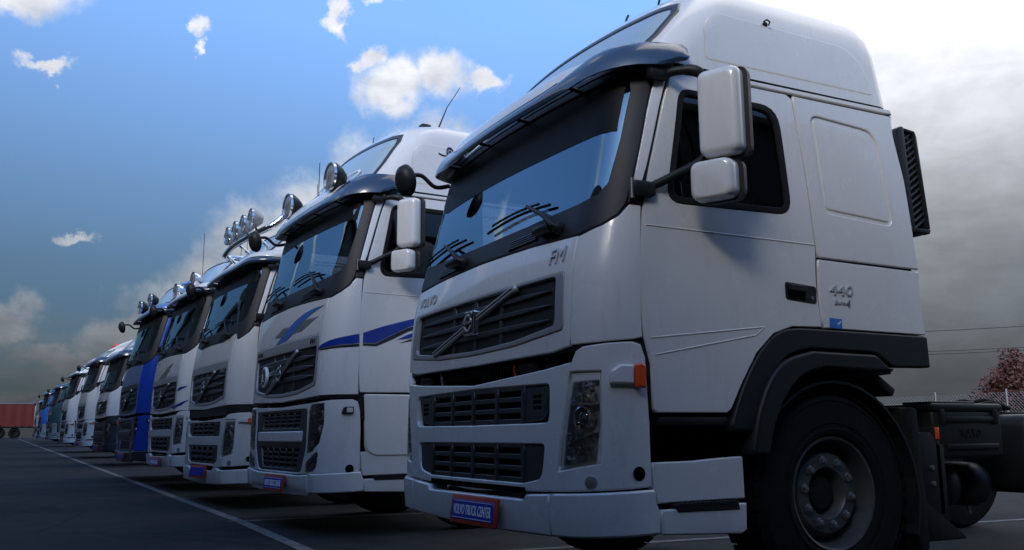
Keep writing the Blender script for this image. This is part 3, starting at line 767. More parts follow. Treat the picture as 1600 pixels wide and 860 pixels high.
        if fh:
            c.patch('door_extension', mm(sl([(.36, iz(1.20), .02), (.38, .72, .07), (.46, .68, .06), (1.28, .68, .02), (1.30, iz(1.20), .01)])), paint, off=.012, th=.05, bev=.014)
        # sleeper side
        sp = [S(1.468, 1.775), S(1.468, 1.83), S(1.436, 2.3), S(1.412, 2.694), S(2.175, 2.694), S(2.215, 2.3), S(2.250, 1.765)]
        if detail >= 2:
            rec = sl([(1.535, 2.03, .05), (2.075, 2.00, .06), (2.015, 2.57, .09), (1.515, 2.60, .07)])
            pan = c.patch('sleeper_panel', mm(sp), paint, holes=[mm(rec)], off=0, th=.024, bev=.006)
            c.patch('panel_inset', mm(shift_left(ccw(rec), -.004)), paint, pan, off=-.012, th=.004, bev=.002)
            rec2 = shift_left(ccw(rec), .022)
            c.patch('panel_pad', mm(rec2), paint, pan, off=-.003, th=.012, bev=.008)
        else: c.patch('sleeper_panel', mm(sp), paint, off=0, th=.024, bev=.006)
        c.patch('locker_door', mm([S(1.470, 1.392), S(1.470, 1.762), S(2.250, 1.750), S(2.260, 1.386)]), paint, off=0, th=.024, bev=.005)
        c.patch('roof_gutter', mm([S(.66, 2.703), S(.70, 2.728), S(2.185, 2.732), S(2.19, 2.703)]), paint, off=.006, th=.03, bev=.005)
        # wheel-arch trim
        arch = sl(curved([(.80, .86), (.89, 1.06), (.99, 1.215), (1.10, 1.325), (1.22, 1.376), (1.40, 1.384)])+[(2.262, 1.378), (2.266, 1.20, .01), (1.96, 1.195), (1.84, 1.27, .05)]+curved([(1.36, 1.278), (1.20, 1.235), (1.10, 1.13), (1.01, .98), (.955, .85)]))
        c.patch('arch_trim', mm(arch), 'dark_plastic', off=.012, th=.06, bev=.012)
        lip = sl(curved([(.915, .74), (.965, .93), (1.05, 1.10), (1.17, 1.21), (1.36, 1.264)])+[(1.82, 1.258, .03), (1.945, 1.17, .01), (1.78, 1.168)]+curved([(1.44, 1.178), (1.28, 1.135), (1.16, 1.03), (1.08, .90), (1.03, .74)]))
        c.patch('arch_lip', mm(lip), 'dark_plastic', off=.035, th=.10, bev=.016)
        # steps
        st = c.patch('step_panel', mm(sl([(.342, .60), (.342, .715), (.58, .718), (.72, .728), (.875, .735, .01), (.878, .535), (.36, .53)])), cfg.get('step_paint', paint), off=.0, th=.05, bev=.006)
        c.patch('step_skirt', mm(sl([(.372, .50), (.372, .39, .01), (.84, .372, .015), (.872, .39), (.876, .515)])), cfg.get('step_paint', paint), off=.014, th=.05, bev=.008)
        if detail >= 2:
            c.patch('step_tread', mm(sl([(.46, .487), (.83, .485), (.82, .525), (.44, .527)])), 'dark_plastic', st, off=.02, th=.12, bev=.006)
            for k in range(14):
                y = .47+.025*k
                c.patch('tread_rib', mm(sl([(y, .518), (y+.012, .518), (y+.012, .531), (y, .531)])), 'dark_plastic', st, off=.024, th=.1, bev=.001, grid=.2)
        box('step_bar', (1.17*s, .60, .905), (.13, .42, .045), 'dark_plastic', root, .012)
        box('step_well', (1.04*s, .62, .78), (.02, .60, .42), 'black_recess', root, .004)
        box('wheel_housing', (.84*s, 1.55, .98), (.03, 1.35, .76), 'black_recess', root, .005)
        box('housing_top', (1.03*s, 1.58, 1.29), (.38, 1.25, .03), 'black_recess', root, .005)
        # mudguard over the wheel
        yw, zw = 1.553, .5
        P = [(yw+.60*math.cos(a), zw+.62*math.sin(a)) for a in [R(x) for x in range(150, -21, -10)]]
        Q = [(yw+.585*math.cos(a), zw+.605*math.sin(a)) for a in [R(x) for x in range(-20, 151, 10)]]
        prism('mudguard', P+Q, .93*s, 1.215*s, 'dark_plastic', root, 'x', 0)
        prism('mud_flap', [(yw+.56, .30), (yw+.60, .98), (yw+.64, .97), (yw+.66, .22), (yw+.62, .16)], .88*s, 1.20*s, 'rubber', root, 'x', .004)
        if detail >= 2:
            box('guard_bracket', (1.10*s, 1.96, 1.10), (.20, .16, .05), 'dark_plastic', root, .01, 2, Matrix.Rotation(R(-32), 3, 'X'))
        wheel(root, (1.03*s, yw, zw+.03), s, detail=detail >= 2)
    # ---- roof
    zs = [2.742, 2.76, 2.80, 2.87, 2.95, 3.03, 3.10, 3.15, 3.185, 3.205, 3.217]
    vs = []; fs = []; n = None
    for z in zs:
        rg = c.ring(z); n = len(rg); vs += [(p.x, p.y, zm(z)) for p in rg]
    top = c.ring(3.217)
    for k, (sc, dz) in enumerate(((.86, .008), (.6, .018), (.3, .024))):
        vs += [(p.x*sc, 1.45+(p.y-1.45)*sc, zm(3.217)+dz) for p in top]
    K = len(zs)+3
    for i in range(K-1):
        for j in range(n): fs.append((i*n+j, i*n+(j+1) % n, (i+1)*n+(j+1) % n, (i+1)*n+j))
    fs.append(tuple(range((K-1)*n, K*n)))
    bm = bmesh.new(); bv = [bm.verts.new(v) for v in vs]
    for f in fs: bm.faces.new([bv[i] for i in f])
    bmesh.ops.recalc_face_normals(bm, faces=bm.faces)
    roof = bobj('roof', bm, cfg.get('roof_paint', paint), root, 60)
    if cfg.get('roof_window', True):
        rw_h = [(0, 2.795), F(.75, 2.80), F(1.0, 2.81), (1.085, 2.83), (1.085, 2.93), (1.055, 3.07), (1.01, 3.115), F(.6, 3.125), (0, 3.128)]
        rw = rw_h+mir(reversed(rw_h[1:-1])); rw = ccw(rw)
        rwi = shift_left(rw, .03)
        rf = c.patch('roof_window_frame', rw, 'slate_plastic', roof, holes=[rwi], off=.012, th=.03, bev=.006)
        c.patch('roof_window', shift_left(rw, .02), cfg.get('roof_glass', 'roof_glass'), roof, off=.005, th=.01, bev=.002)
        c.patch('roof_window_backing', shift_left(rw, .022), 'roof_pane_back', roof, off=.002, th=.01, bev=.002)
    if detail >= 1:
        for s in (1, -1):
            mm = (lambda p: p) if s == 1 else mir
            c.patch('roof_side_panel', mm(sl([(.80, 2.80, .04), (.83, 2.99, .05), (.92, 3.06, .06), (1.90, 3.045, .12), (2.02, 2.97, .08), (2.07, 2.80, .05)])), paint, roof, off=.006, th=.012, bev=.008)
    # ---- sun visor
    if cfg.get('visor', 'smoke') == 'smoke':
        e_ = S(.63, 2.73)[0]
        lo_f = pchip([(0, 2.588), (.6, 2.590), (.95, 2.612), (1.15, 2.645), (1.30, 2.672), (e_-.05, 2.69), (e_, 2.725)])
        hi_f = pchip([(0, 2.672), (.55, 2.678), (.70, 2.695), (.82, 2.74), (.95, 2.79), (1.10, 2.82), (1.30, 2.828), (e_-.06, 2.812), (e_, 2.765)])
        of_lo = pchip([(0, .115), (.9, .115), (1.2, .10), (e_, .075)]); of_hi = pchip([(0, .098), (.62, .098), (.80, .085), (1.0, .065), (1.25, .040), (e_, .045)])
        vz = c.sheet('sun_visor', lambda t: (lo_f(t), of_lo(t)), lambda t: (hi_f(t), of_hi(t)), e_, 'visor_smoke')
        c.sheet('visor_trim', lambda t: (hi_f(t)-.003, of_hi(t)+.003), lambda t: (hi_f(t)+.006, of_hi(t)+.003), .68, 'dark_plastic', vz, .001, .012, 40, 2)
        bt = pchip([(0, 2.750), (.5, 2.755), (.70, 2.760), (.86, 2.764)]); bo = pchip([(0, .098), (.6, .096), (.86, .074)])
        c.sheet('visor_band', lambda t: (hi_f(t)+.007, of_hi(t)-.002), lambda t: (max(bt(t), hi_f(t)+.009), bo(t)), .86, lidp, None, .004, .005, 60, 6)
        for x in (-.8, -.25, .25, .8): tube('visor_stay', [c.pt(*F(x, 2.66), .0), c.pt(*F(x, 2.64), .10)], .012, 'dark_plastic', vz, 8)
    else:
        e_ = S(.60, 2.73)[0]
        lo_f = pchip([(0, 2.60), (.6, 2.602), (.95, 2.625), (1.15, 2.65), (1.30, 2.672), (e_, 2.685)])
        hi_f = pchip([(0, 2.665), (.6, 2.672), (.95, 2.70), (1.15, 2.715), (e_, 2.722)])
        of_lo = pchip([(0, .115), (.9, .115), (1.2, .10), (e_, .06)]); of_hi = pchip([(0, .095), (.9, .095), (1.2, .085), (e_, .06)])
        c.sheet('sun_visor', lambda t: (lo_f(t), of_lo(t)), lambda t: (hi_f(t), of_hi(t)), e_, 'visor_smoke')
        hi2 = pchip([(0, 2.755), (.7, 2.77), (1.0, 2.80), (1.25, 2.81), (e_, 2.775)])
        of2 = pchip([(0, .03), (.9, .035), (1.2, .045), (e_, .05)])
        c.sheet('visor_band', lambda t: (hi_f(t)+.004, of_hi(t)+.006), lambda t: (hi2(t), of2(t)), e_, lidp, None, .018)
    hd_h = [(0, 2.704), F(.9, 2.704), (1.23, 2.70), S(.58, 2.702), S(.60, 2.74), (0, 2.74)]
    c.patch('header_panel', hd_h+mir(reversed(hd_h[1:-1])), 'dark_plastic', off=0, th=.02, bev=.003)
    if detail >= 1:
        for s in (1, -1): mirror_unit(c, root, s, cfg.get('mirror_cap', paint), zm(2.35)-2.35)
        # kerb mirror hanging off the visor's far end
        km = empty('kerb_mirror', (0, 0, zm(2.62)-2.62), 0, root)
        tube('mirror_arm', smooth_path([(-1.12, .33, 2.62), (-1.12, .22, 2.60), (-1.12, .12, 2.67), (-1.10, .04, 2.66)], 5), .016, 'dark_plastic', km, 8)
        q = Matrix.Translation((-1.09, -.02, 2.61)) @ Matrix.Rotation(R(22), 4, 'Z') @ Matrix.Rotation(R(12), 4, 'X')
        lathe('mirror_housing', [(0, -.05), (.06, -.048), (.105, -.02), (.118, .015), (.112, .025), (0, .025)], q @ Matrix.Scale(.78, 4, (1, 0, 0)) @ Matrix.Rotation(-PI/2, 4, 'X'), 'dark_plastic', km, 24, 60)
        lathe('mirror_glass', [(.10, .027), (0, .029)], q @ Matrix.Scale(.78, 4, (1, 0, 0)) @ Matrix.Rotation(-PI/2, 4, 'X'), 'mirror_glass', km, 24)
    # ---- bumper
    if cfg.get('bumper', 'fm') == 'fm':
        bh = [(0, 1.125), F(.82, 1.165), F(1.06, 1.185), F(1.085, 1.235), (1.13, 1.255), (1.25, 1.268), S(.25, 1.275), S(.295, 1.262), S(.318, 1.20), S(.330, .9), S(.332, .605), (1.2, .592), F(.9, .578), (0, .545)]
        hl_s = [(1.057, 1.137), (1.219, 1.136), (1.222, .90), (1.216, .715), (.953, .675)]
        hl_i = [(1.072, 1.088), (1.215, 1.094), (1.214, .90), (1.196, .727), (.985, .700)]
        up = fl([(-.873, 1.09, .03), (-.873, .905, .05), (0, .90), (.873, .905, .05), (.873, 1.09, .03), (.62, 1.093), (0, 1.10), (-.62, 1.093)])
        dn = fl([(-.83, .80, .03), (-.80, .635, .06), (-.6, .607), (.6, .607), (.80, .635, .06), (.83, .80, .03)])
        slot = fl([(-.60, .548), (-.60, .590, .01), (.64, .590, .01), (.64, .55)])
        bump = c.patch('bumper', bh+mir(reversed(bh[1:-1])), bp, holes=[hl_s, mir(hl_s), up, dn], off=0, th=.04, bev=.008)
        c.patch('bumper_slot', fl([(-.60, .556, .006), (-.60, .588, .006), (.64, .588, .006), (.64, .558, .006)]), 'black_recess', bump, off=.001, th=.003, bev=.0005)
        for nm, o, zc in (('upper_intake', up, (.915, 1.085)), ('lower_intake', dn, (.62, .795))):
            gi = empty(nm, (0, 0, 0), 0, root)
            c.patch('intake_backing', o, 'black_recess', gi, off=-.10, th=.01, bev=.002, grid=.2)
            for s in (1, -1):
                mm = (lambda p: p) if s == 1 else mir
                wg = fl([(.615, zc[0]-.005, .0), (.80, zc[0]+.01, .04), (.865 if nm[0] == 'u' else .815, zc[1]-.003, .03), (.615, zc[1]+.002, .0)])
                wg = c.patch('intake_wing', mm(wg), 'slate_plastic', gi, off=-.012, th=.03, bev=.005)
                if nm[0] == 'u' and detail >= 2:
                    for i in range(3):
                        for j in range(2):
                            x = .70+.045*j; z = 1.0+.028*(i-1)
                            c.patch('wing_slot', mm(fl([(x, z, .003), (x+.035, z, .003), (x+.035, z+.018, .003), (x, z+.018, .003)])), 'black_recess', wg, off=-.0105, th=.003, bev=.0005)
            xs = [-.6, -.3, 0, .3, .6]; h = (zc[1]-zc[0])/3
            grid_bars(c, gi, xs, [zc[0]+h*k for k in range(4)], zc[0]-.01, zc[1]+.01, -.61, .61, 'slate_plastic', -.002, .017)
        for s in (1, -1):
            mm = (lambda p: p) if s == 1 else mir
            c.patch('headlight_surround', mm(hl_s), bp, root, holes=[mm(hl_i)], off=-.014, th=.05, bev=.006)
            bw_ = [(1.178, 1.045, .030, 'bowl'), (1.132, .925, .046, 'proj'), (1.12, .765, .036, 'bowl')]
            bw_ = [(t*s, z, r, k) for t, z, r, k in bw_]
            headlight(c, root, mm(hl_i), None, bw_, bars=(), facets=((1.06*s, .992, 1.215*s, 1.09, 6, 4), (1.0*s, .805, 1.21*s, .855, 12, 3), (.99*s, .705, 1.20*s, .79, 7, 4)),
                      rails=((1.045*s, .985, 1.213*s, .988), (1.02*s, .80, 1.205*s, .86), (1.125*s, .99, 1.13*s, 1.085)))
            # side marker
            wd = [(1.258, 1.075), (1.365, 1.072), (1.365, 1.165), (1.30, 1.165), (1.262, 1.135)]
            mk = c.patch('side_marker', mm(rpoly([(p[0], p[1], .012) for p in wd])), bp, off=.032, th=.04, bev=.012)
            c.patch('marker_lens', mm(rpoly([(1.369, 1.062, .006), (1.410, 1.055, .008), (1.410, 1.16, .012), (1.385, 1.172, .008), (1.369, 1.163, .006)])), cfg.get('marker', 'orange_lens'), mk, off=.05, th=.055, bev=.008)
            t, z = mm([(1.172, .632)])[0]
            if detail >= 2:
                hn = lathe('horn_grille', [(.030, 0), (.030, .004), (.026, .006), (0, .006)], axis_to(c.pt(t, z, -.002), c.nrm(t, z)), 'silver_grey', bump, 24)
                bmx = bmesh.new()
                for k in range(30):
                    r = .024*math.sqrt((k+.5)/30); a = k*2.4
                    add_lathe(bmx, [(.0018, .0), (.0018, .0015), (0, .0016)], axis_to(c.pt(t, z, .004), c.nrm(t, z)) @ Matrix.Translation((r*math.cos(a), r*math.sin(a), 0)), 6)
                o = bobj('horn_perforation', bmx, 'black_recess', bump); o['kind'] = 'stuff'
            t, z = mm([(1.392, .668)])[0]
            lathe('towing_hole', [(.033, 0), (.030, .003), (.024, .003), (.022, -.001), (0, -.001)], axis_to(c.pt(t, z, .001), c.nrm(t, z)), 'black_recess', bump, 20)
        lz_t, lz_b = .535, .365
        lc = [F(-.885, .568), F(-.885, .372), (0, .352), F(.885, .372), F(.885, .568), F(.66, .556), F(.64, .53), F(-.6, .522), F(-.62, .55)]
    else:
        bh = [(0, iz(1.115)), F(1.0, iz(1.135)), (1.2, iz(1.15)), S(.25, iz(1.155)), S(.30, iz(1.14)), S(.325, iz(1.05)), S(.332, .9), S(.332, .56), (1.2, .555), F(.9, .54), (0, .515)]
        hl = [F(.84, .705), F(.86, iz(1.08)), F(.90, iz(1.118)), (1.13, iz(1.122)), (1.135, iz(.95)), (1.09, .785), (.96, .725)]
        fg = [F(.80, .555), F(.82, .635), (1.06, .715), (1.075, .70), (1.055, .605), (.98, .565)]
        blk = fl([(-.80, 1.085, .05), (-.80, .75), (-.68, .545, .08), (.68, .545, .08), (.80, .75), (.80, 1.085, .05)])
        bump = c.patch('bumper', bh+mir(reversed(bh[1:-1])), bp, holes=[hl, mir(hl), fg, mir(fg), blk], off=0, th=.04, bev=.008)
        u_o = fl([(-.62, 1.06, .02), (-.60, .90, .02), (.60, .90, .02), (.62, 1.06, .02)])
        d_o = fl([(-.62, .75, .02), (-.54, .575, .03), (.54, .575, .03), (.62, .75, .02)])
        bar = fl([(-.69, .875, .01), (-.68, .785, .03), (.68, .785, .03), (.69, .875, .01)])
        pn = c.patch('intake_panel', blk, 'slate_plastic', root, holes=[u_o, d_o], off=-.006, th=.05, bev=.006)
        c.patch('intake_bar', bar, cfg.get('bar_paint', bp), root, off=.012, th=.05, bev=.012)
        for nm, o, zc in (('upper_intake', u_o, (.905, 1.055)), ('lower_intake', d_o, (.58, .745))):
            gi = empty(nm, (0, 0, 0), 0, root)
            c.patch('intake_backing', o, 'black_recess', gi, off=-.11, th=.01, bev=.002, grid=.2)
            grid_bars(c, gi, [-.4, -.2, 0, .2, .4], [zc[0]+(zc[1]-zc[0])*k/4 for k in range(5)], zc[0]-.01, zc[1]+.01, -.58, .58, 'slate_plastic', -.012, .012)
        for s in (1, -1):
            mm = (lambda p: p) if s == 1 else mir
            bw_ = [(.93, .80, .05, 'bowl'), (1.03, .88, .05, 'proj'), (.98, 1.0, .045, 'bowl'), (1.08, 1.0, .04, 'bowl')]
            headlight(c, root, mm(hl), None, [(t*s, z, r, k) for t, z, r, k in bw_], bars=(), facets=((.85*s, .72, 1.12*s, .84, 6, 4), (.86*s, .95, 1.13*s, iz(1.11), 6, 4)), rails=((.87*s, .86, 1.10*s, .90),))
            f_ = headlight(c, root, mm(fg), None, [(.90*s, .60, .03, 'bowl')], facets=((.81*s, .56, 1.06*s, .70, 8, 4),))
            mk = c.patch('side_marker', mm(rpoly([(1.29, 1.02, .01), (1.385, 1.015, .01), (1.385, 1.095, .01), (1.31, 1.095, .02)])), 'dark_plastic', off=.03, th=.04, bev=.012)
            c.patch('marker_lens', mm(rpoly([(1.33, 1.03, .006), (1.375, 1.03, .006), (1.375, 1.08, .006), (1.33, 1.08, .006)])), 'lamp_dark', mk, off=.036, th=.01, bev=.003)
            t, z = mm([(1.372, .588)])[0]
            lathe('towing_hole', [(.038, 0), (.034, .003), (.028, .003), (.026, -.001), (0, -.001)], axis_to(c.pt(t, z, .001), c.nrm(t, z)), 'black_recess', bump, 20)
        lc = [F(-.885, .535), F(-.885, .35), (0, .33), F(.885, .35), F(.885, .535), F(.6, .522), F(-.6, .522)]
    c.patch('bumper_lip', lc, cfg.get('lip_paint', bp), off=.018, th=.06, bev=.012)
    for s in (1, -1):
        mm = (lambda p: p) if s == 1 else mir
        tz = .0 if not fh else -.03
        lq = [F(.893, .570+tz), F(.893, .374), (1.2, .385), S(.25, .39), S(.362, .395), S(.366, .49), S(.345, .535), S(.336, .595+tz), (1.2, .584+tz)]
        c.patch('bumper_corner', mm(lq), cfg.get('lip_paint', bp), off=.018, th=.06, bev=.012)
    # number plate
    pz = cfg.get('plate_z', .445); pl = empty('number_plate', (cfg.get('plate_x', .17), -.075, pz), R(2), root); pl.rotation_euler = (R(-8), 0, R(cfg.get('plate_yaw', 3)))
    box('plate_frame', (0, 0, 0), (.53, .02, .155), cfg.get('plate_frame', 'red_plastic'), pl, .012)
    box('plate_face', (0, -.0105, 0), (.475, .006, .105), 'plate_blue', pl, .003, 1)
    if cfg.get('plate_text', True):
        vs_, fs_ = text_mesh('VOLVO TRUCK CENTER' if detail >= 1 else 'VOLVO', 0, .01)
        mobj('lettering', [(-.215+.43*u, -.0135-.002*w, -.027+.054*v) for u, v, w in vs_], fs_, 'plate_white', pl)
        for zz in (-.044, .044): box('plate_stripe', (0, -.0138, zz), (.45, .001, .003), 'plate_white', pl, 0)
    # ---- what shows in the slot between lid and bumper
    box('front_crossmember', (0, .16, zm(1.18)), (2.2, .1, .20), 'black_recess', root, .01)
    if detail >= 2:
        fm = empty('front_machinery', (0, 0, 0), 0, root)
        box('cooler_edge', (-.15, .09, zm(1.20)), (.95, .04, .05), 'chassis_black', fm, .006)
        for x in (-.85, -.78, .55, .62): lathe('pump', [(0, -.05), (.035, -.05), (.035, .03), (.02, .05), (0, .05)], axis_to((x, .07, zm(1.195)), (1, 0, 0)), 'chassis_black', fm, 14)
        tube('hose', smooth_path([(-.60, .06, zm(1.24)), (-.57, .05, zm(1.20)), (-.57, .06, zm(1.15))]), .012, 'steel', fm, 8)
        tube('wire', smooth_path([(.42, .05, zm(1.24)), (.44, .04, zm(1.20)), (.43, .05, zm(1.16)), (.46, .05, zm(1.14))]), .006, 'red_plastic', fm, 6)
        box('bracket', (.80, .08, zm(1.205)), (.14, .03, .09), 'chassis_black', fm, .008)
        for k in range(24): box('cooler_fin', (-.6+.038*k, .066, zm(1.20)), (.008, .012, .044), 'tank_black', fm, 0)
    # ---- cabin
    if detail >= 1:
        cb = empty('cabin_interior', (0, 0, zm(1.9)-1.9), 0, root)
        box('dashboard', (0, .50, 1.86), (2.2, .36, .22), 'cabin_trim', cb, .06, 3)
        box('rear_curtain', (0, 1.62, 2.15), (2.25, .04, 1.0), 'cabin_grey', cb, .02)
        box('headlining', (0, 1.30, 2.68), (2.1, 1.45, .03), 'cabin_light', cb, .01)
        for x in (-.62, .62):
            box('seat_base', (x, 1.02, 1.68), (.52, .52, .18), 'seat_fabric', cb, .06, 3)
            box('seat_back', (x, 1.30, 2.02), (.50, .16, .66), 'seat_fabric', cb, .06, 3, Matrix.Rotation(R(-10), 3, 'X'))
            box('headrest', (x, 1.36, 2.44), (.28, .11, .18), 'seat_fabric', cb, .045, 3)
        ax = axis_to((.62, .66, 2.02), (0, .55, .83))
        bmw = bmesh.new(); add_tube(bmw, [ax @ Vector((.22*math.cos(a), .22*math.sin(a), 0)) for a in [2*PI*k/24 for k in range(25)]], .016, 8, False)
        bobj('steering_wheel', bmw, 'rubber', cb)
        tube('steering_spoke', [ax @ Vector((-.22, 0, 0)), ax @ Vector((0, 0, -.03)), ax @ Vector((.22, 0, 0))], .014, 'rubber', cb, 6)
    # ---- chassis
    ch = empty('chassis', (0, 0, 0), 0, root); yl = cfg.get('chassis_len', 5.9)
    for s in (1, -1):
        prism('frame_rail', [(.45, .72), (.45, .98), (yl, .98), (yl, .72)], .36*s, .43*s, 'chassis_black', ch, 'x', .006)
    for y in (1.0, 2.6, 4.0, yl-.1): box('cross_tube', (0, y, .86), (.75, .12, .14), 'chassis_black', ch, .02)
    box('engine', (0, 1.35, .90), (.70, 1.3, .60), 'chassis_black', ch, .05)
    box('front_axle', (0, 1.553, .45), (1.9, .12, .13), 'chassis_black', ch, .03)
    box('lower_valance', (0, .22, .42), (2.1, .22, .14), 'black_recess', ch, .03)
    if detail >= 1:
        for s in (1, -1): wheel(root, (.93*s, 5.15, .53), s, True, False, 'chassis_black')
    return c, root, ch

# ------------------------------------------------------------------ ground
def zg(x): return .0085*min(max(0.0, -x-5.0), 105.0)
def asphalt():
    m = bpy.data.materials.new('asphalt'); m.use_nodes = True; t = m.node_tree; b = t.nodes['Principled BSDF']
    co = t.nodes.new('ShaderNodeTexCoord')
    def nz(sc, det, ro=.6):
        n = t.nodes.new('ShaderNodeTexNoise'); n.inputs['Scale'].default_value = sc; n.inputs['Detail'].default_value = det; n.inputs['Roughness'].default_value = ro
        t.links.new(co.outputs['Object'], n.inputs[0]); return n
    n1 = nz(.35, 6); n2 = nz(90, 3); n3 = nz(3.0, 8, .7)
    r = t.nodes.new('ShaderNodeValToRGB'); r.color_ramp.elements[0].position = .3; r.color_ramp.elements[0].color = (.014, .0148, .016, 1)
    r.color_ramp.elements[1].position = .72; r.color_ramp.elements[1].color = (.034, .035, .036, 1); t.links.new(n1.outputs[0], r.inputs[0])
    x = t.nodes.new('ShaderNodeMix'); x.data_type = 'RGBA'; x.blend_type = 'OVERLAY'; x.inputs[0].default_value = .95
    t.links.new(r.outputs[0], x.inputs[6]); t.links.new(n2.outputs[0], x.inputs[7])
    x2 = t.nodes.new('ShaderNodeMix'); x2.data_type = 'RGBA'; x2.blend_type = 'MULTIPLY'; x2.inputs[0].default_value = .7
    r2 = t.nodes.new('ShaderNodeValToRGB'); r2.color_ramp.elements[0].position = .42; r2.color_ramp.elements[0].color = (.55, .55, .55, 1); r2.color_ramp.elements[1].position = .55
    t.links.new(n3.outputs[0], r2.inputs[0]); t.links.new(x.outputs[2], x2.inputs[6]); t.links.new(r2.outputs[0], x2.inputs[7])
    vo = t.nodes.new('ShaderNodeTexVoronoi'); vo.feature = 'DISTANCE_TO_EDGE'; vo.inputs['Scale'].default_value = .45
    wq = t.nodes.new('ShaderNodeMix'); wq.data_type = 'RGBA'; wq.inputs[0].default_value = .25; nw = nz(1.4, 6, .7)
    t.links.new(co.outputs['Object'], wq.inputs[6]); t.links.new(nw.outputs['Color'], wq.inputs[7]); t.links.new(wq.outputs[2], vo.inputs[0])
    cr = t.nodes.new('ShaderNodeMapRange'); cr.inputs[1].default_value = 0; cr.inputs[2].default_value = .012; cr.inputs[3].default_value = .45; cr.inputs[4].default_value = 1; t.links.new(vo.outputs[0], cr.inputs[0])
    st = nz(.9, 4, .5); sr = t.nodes.new('ShaderNodeMapRange'); sr.inputs[1].default_value = .60; sr.inputs[2].default_value = .70; sr.inputs[3].default_value = 1; sr.inputs[4].default_value = .5; t.links.new(st.outputs[0], sr.inputs[0])
    mm_ = t.nodes.new('ShaderNodeMath'); mm_.operation = 'MULTIPLY'; t.links.new(cr.outputs[0], mm_.inputs[0]); t.links.new(sr.outputs[0], mm_.inputs[1])
    x3 = t.nodes.new('ShaderNodeMix'); x3.data_type = 'RGBA'; x3.blend_type = 'MULTIPLY'; x3.inputs[0].default_value = 1; t.links.new(x2.outputs[2], x3.inputs[6]); t.links.new(mm_.outputs[0], x3.inputs[7])
    x2 = x3
    t.links.new(x2.outputs[2], b.inputs['Base Color']); b.inputs['Roughness'].default_value = .85; b.inputs['Specular IOR Level'].default_value = .2
    bp = t.nodes.new('ShaderNodeBump'); bp.inputs['Strength'].default_value = .5; bp.inputs['Distance'].default_value = .004
    t.links.new(n2.outputs[0], bp.inputs['Height']); t.links.new(bp.outputs[0], b.inputs['Normal'])
    MATS['asphalt'] = m
asphalt()
xs_ = [800, 60, 20, 5, -5, -30, -60, -110, -111, -400, -1500]
gv = []; gf = []
for x in xs_:
    for y in (-900, -60, -10, 0, 10, 40, 900): gv.append((x, y, zg(x) if x > -112 else zg(-110)-.0004*(-x-110)))
for i in range(len(xs_)-1):
    for j in range(6): gf.append((i*7+j, (i+1)*7+j, (i+1)*7+j+1, i*7+j+1))
tag(mobj('ground', gv, gf, 'asphalt'), kind='structure')
def strip(name, pts, wd, m='line_paint'):
    vs = []; fs = []
    for i, (x, y) in enumerate(pts):
        a = Vector(pts[max(0, i-1)]); b = Vector(pts[min(len(pts)-1, i+1)]); d = (b-a).normalized(); n = Vector((-d.y, d.x))*wd/2
        for s in (1, -1): vs.append((x+n.x*s, y+n.y*s, zg(x)+.004))
    for i in range(len(pts)-1): fs.append((2*i, 2*i+1, 2*i+3, 2*i+2))
    return tag(mobj(name, vs, fs, m), kind='structure')
strip('lane_line', [(12, -.40), (5, -.36), (-2.2, -.33), (-5, -.30), (-9, -.45), (-14, -.62), (-30, -1.2), (-50, -1.94), (-90, -3.4)], .11)
for k in range(16):
    x = 1.9-3.45*k
    strip('bay_line', [(x, -.42-.0*k), (x+.35, 4.0), (x+.9, 11.0)] if k < 5 else [(x, -.10-.037*(-x)), (x+.2, 5.0)], .10)

# ------------------------------------------------------------------ the row of trucks
def fh_map(roof, drop=0.0, scr=0.0):
    f = pchip([(0, 0), (.30, .29), (.55, .53), (1.10, 1.095), (1.25, 1.175), (1.835, 2.08+scr), (2.60, 2.93+scr), (2.73, 3.07+scr), (3.22, roof)])
    return lambda z: f(z)-drop

# nearest truck
zm1 = pchip([(0, 0), (1.0, 1.0), (2.0, 2.0), (2.6, 2.6), (2.73, 2.73), (2.90, 2.91), (3.05, 3.10), (3.15, 3.25), (3.22, 3.385)])
c1, t1, ch1 = build_truck(dict(loc=(0, 0, 0), grid=.06, detail=2, zm=zm1,
    label='nearest white truck with a high roof, filling the right half of the photo'))
c1.text('VOLVO', 'F', -.955, -.635, 1.683, 1.748, 'badge_silver', off=.002, depth=.004, bold=.0)
c1.text('FM', 'F', .835, .975, 1.690, 1.765, 'badge_silver', off=.002, depth=.008, shear=.12, bold=.0)
c1.text('440', 'S', 1.53, 1.70, 1.575, 1.63, 'badge_silver', off=.003, depth=.005, shear=.12, bold=.0)
c1.text('Euro', 'S', 1.56, 1.64, 1.525, 1.545, 'silver_grey', off=.003, depth=.004, shear=.2)
c1.text('4', 'S', 1.645, 1.672, 1.515, 1.552, 'steel', off=.003, depth=.006, shear=.2)
stk = c1.patch('sticker', sl([(1.515, 1.395), (1.605, 1.392), (1.605, 1.445), (1.515, 1.448)]), 'sticker_blue', off=.003, th=.003, bev=.0005)
c1.patch('sticker_mark', sl([(1.575, 1.41), (1.598, 1.43), (1.590, 1.432), (1.577, 1.418), (1.57, 1.424)]), 'plate_white', stk, off=.0045, th=.002, bev=.0003)
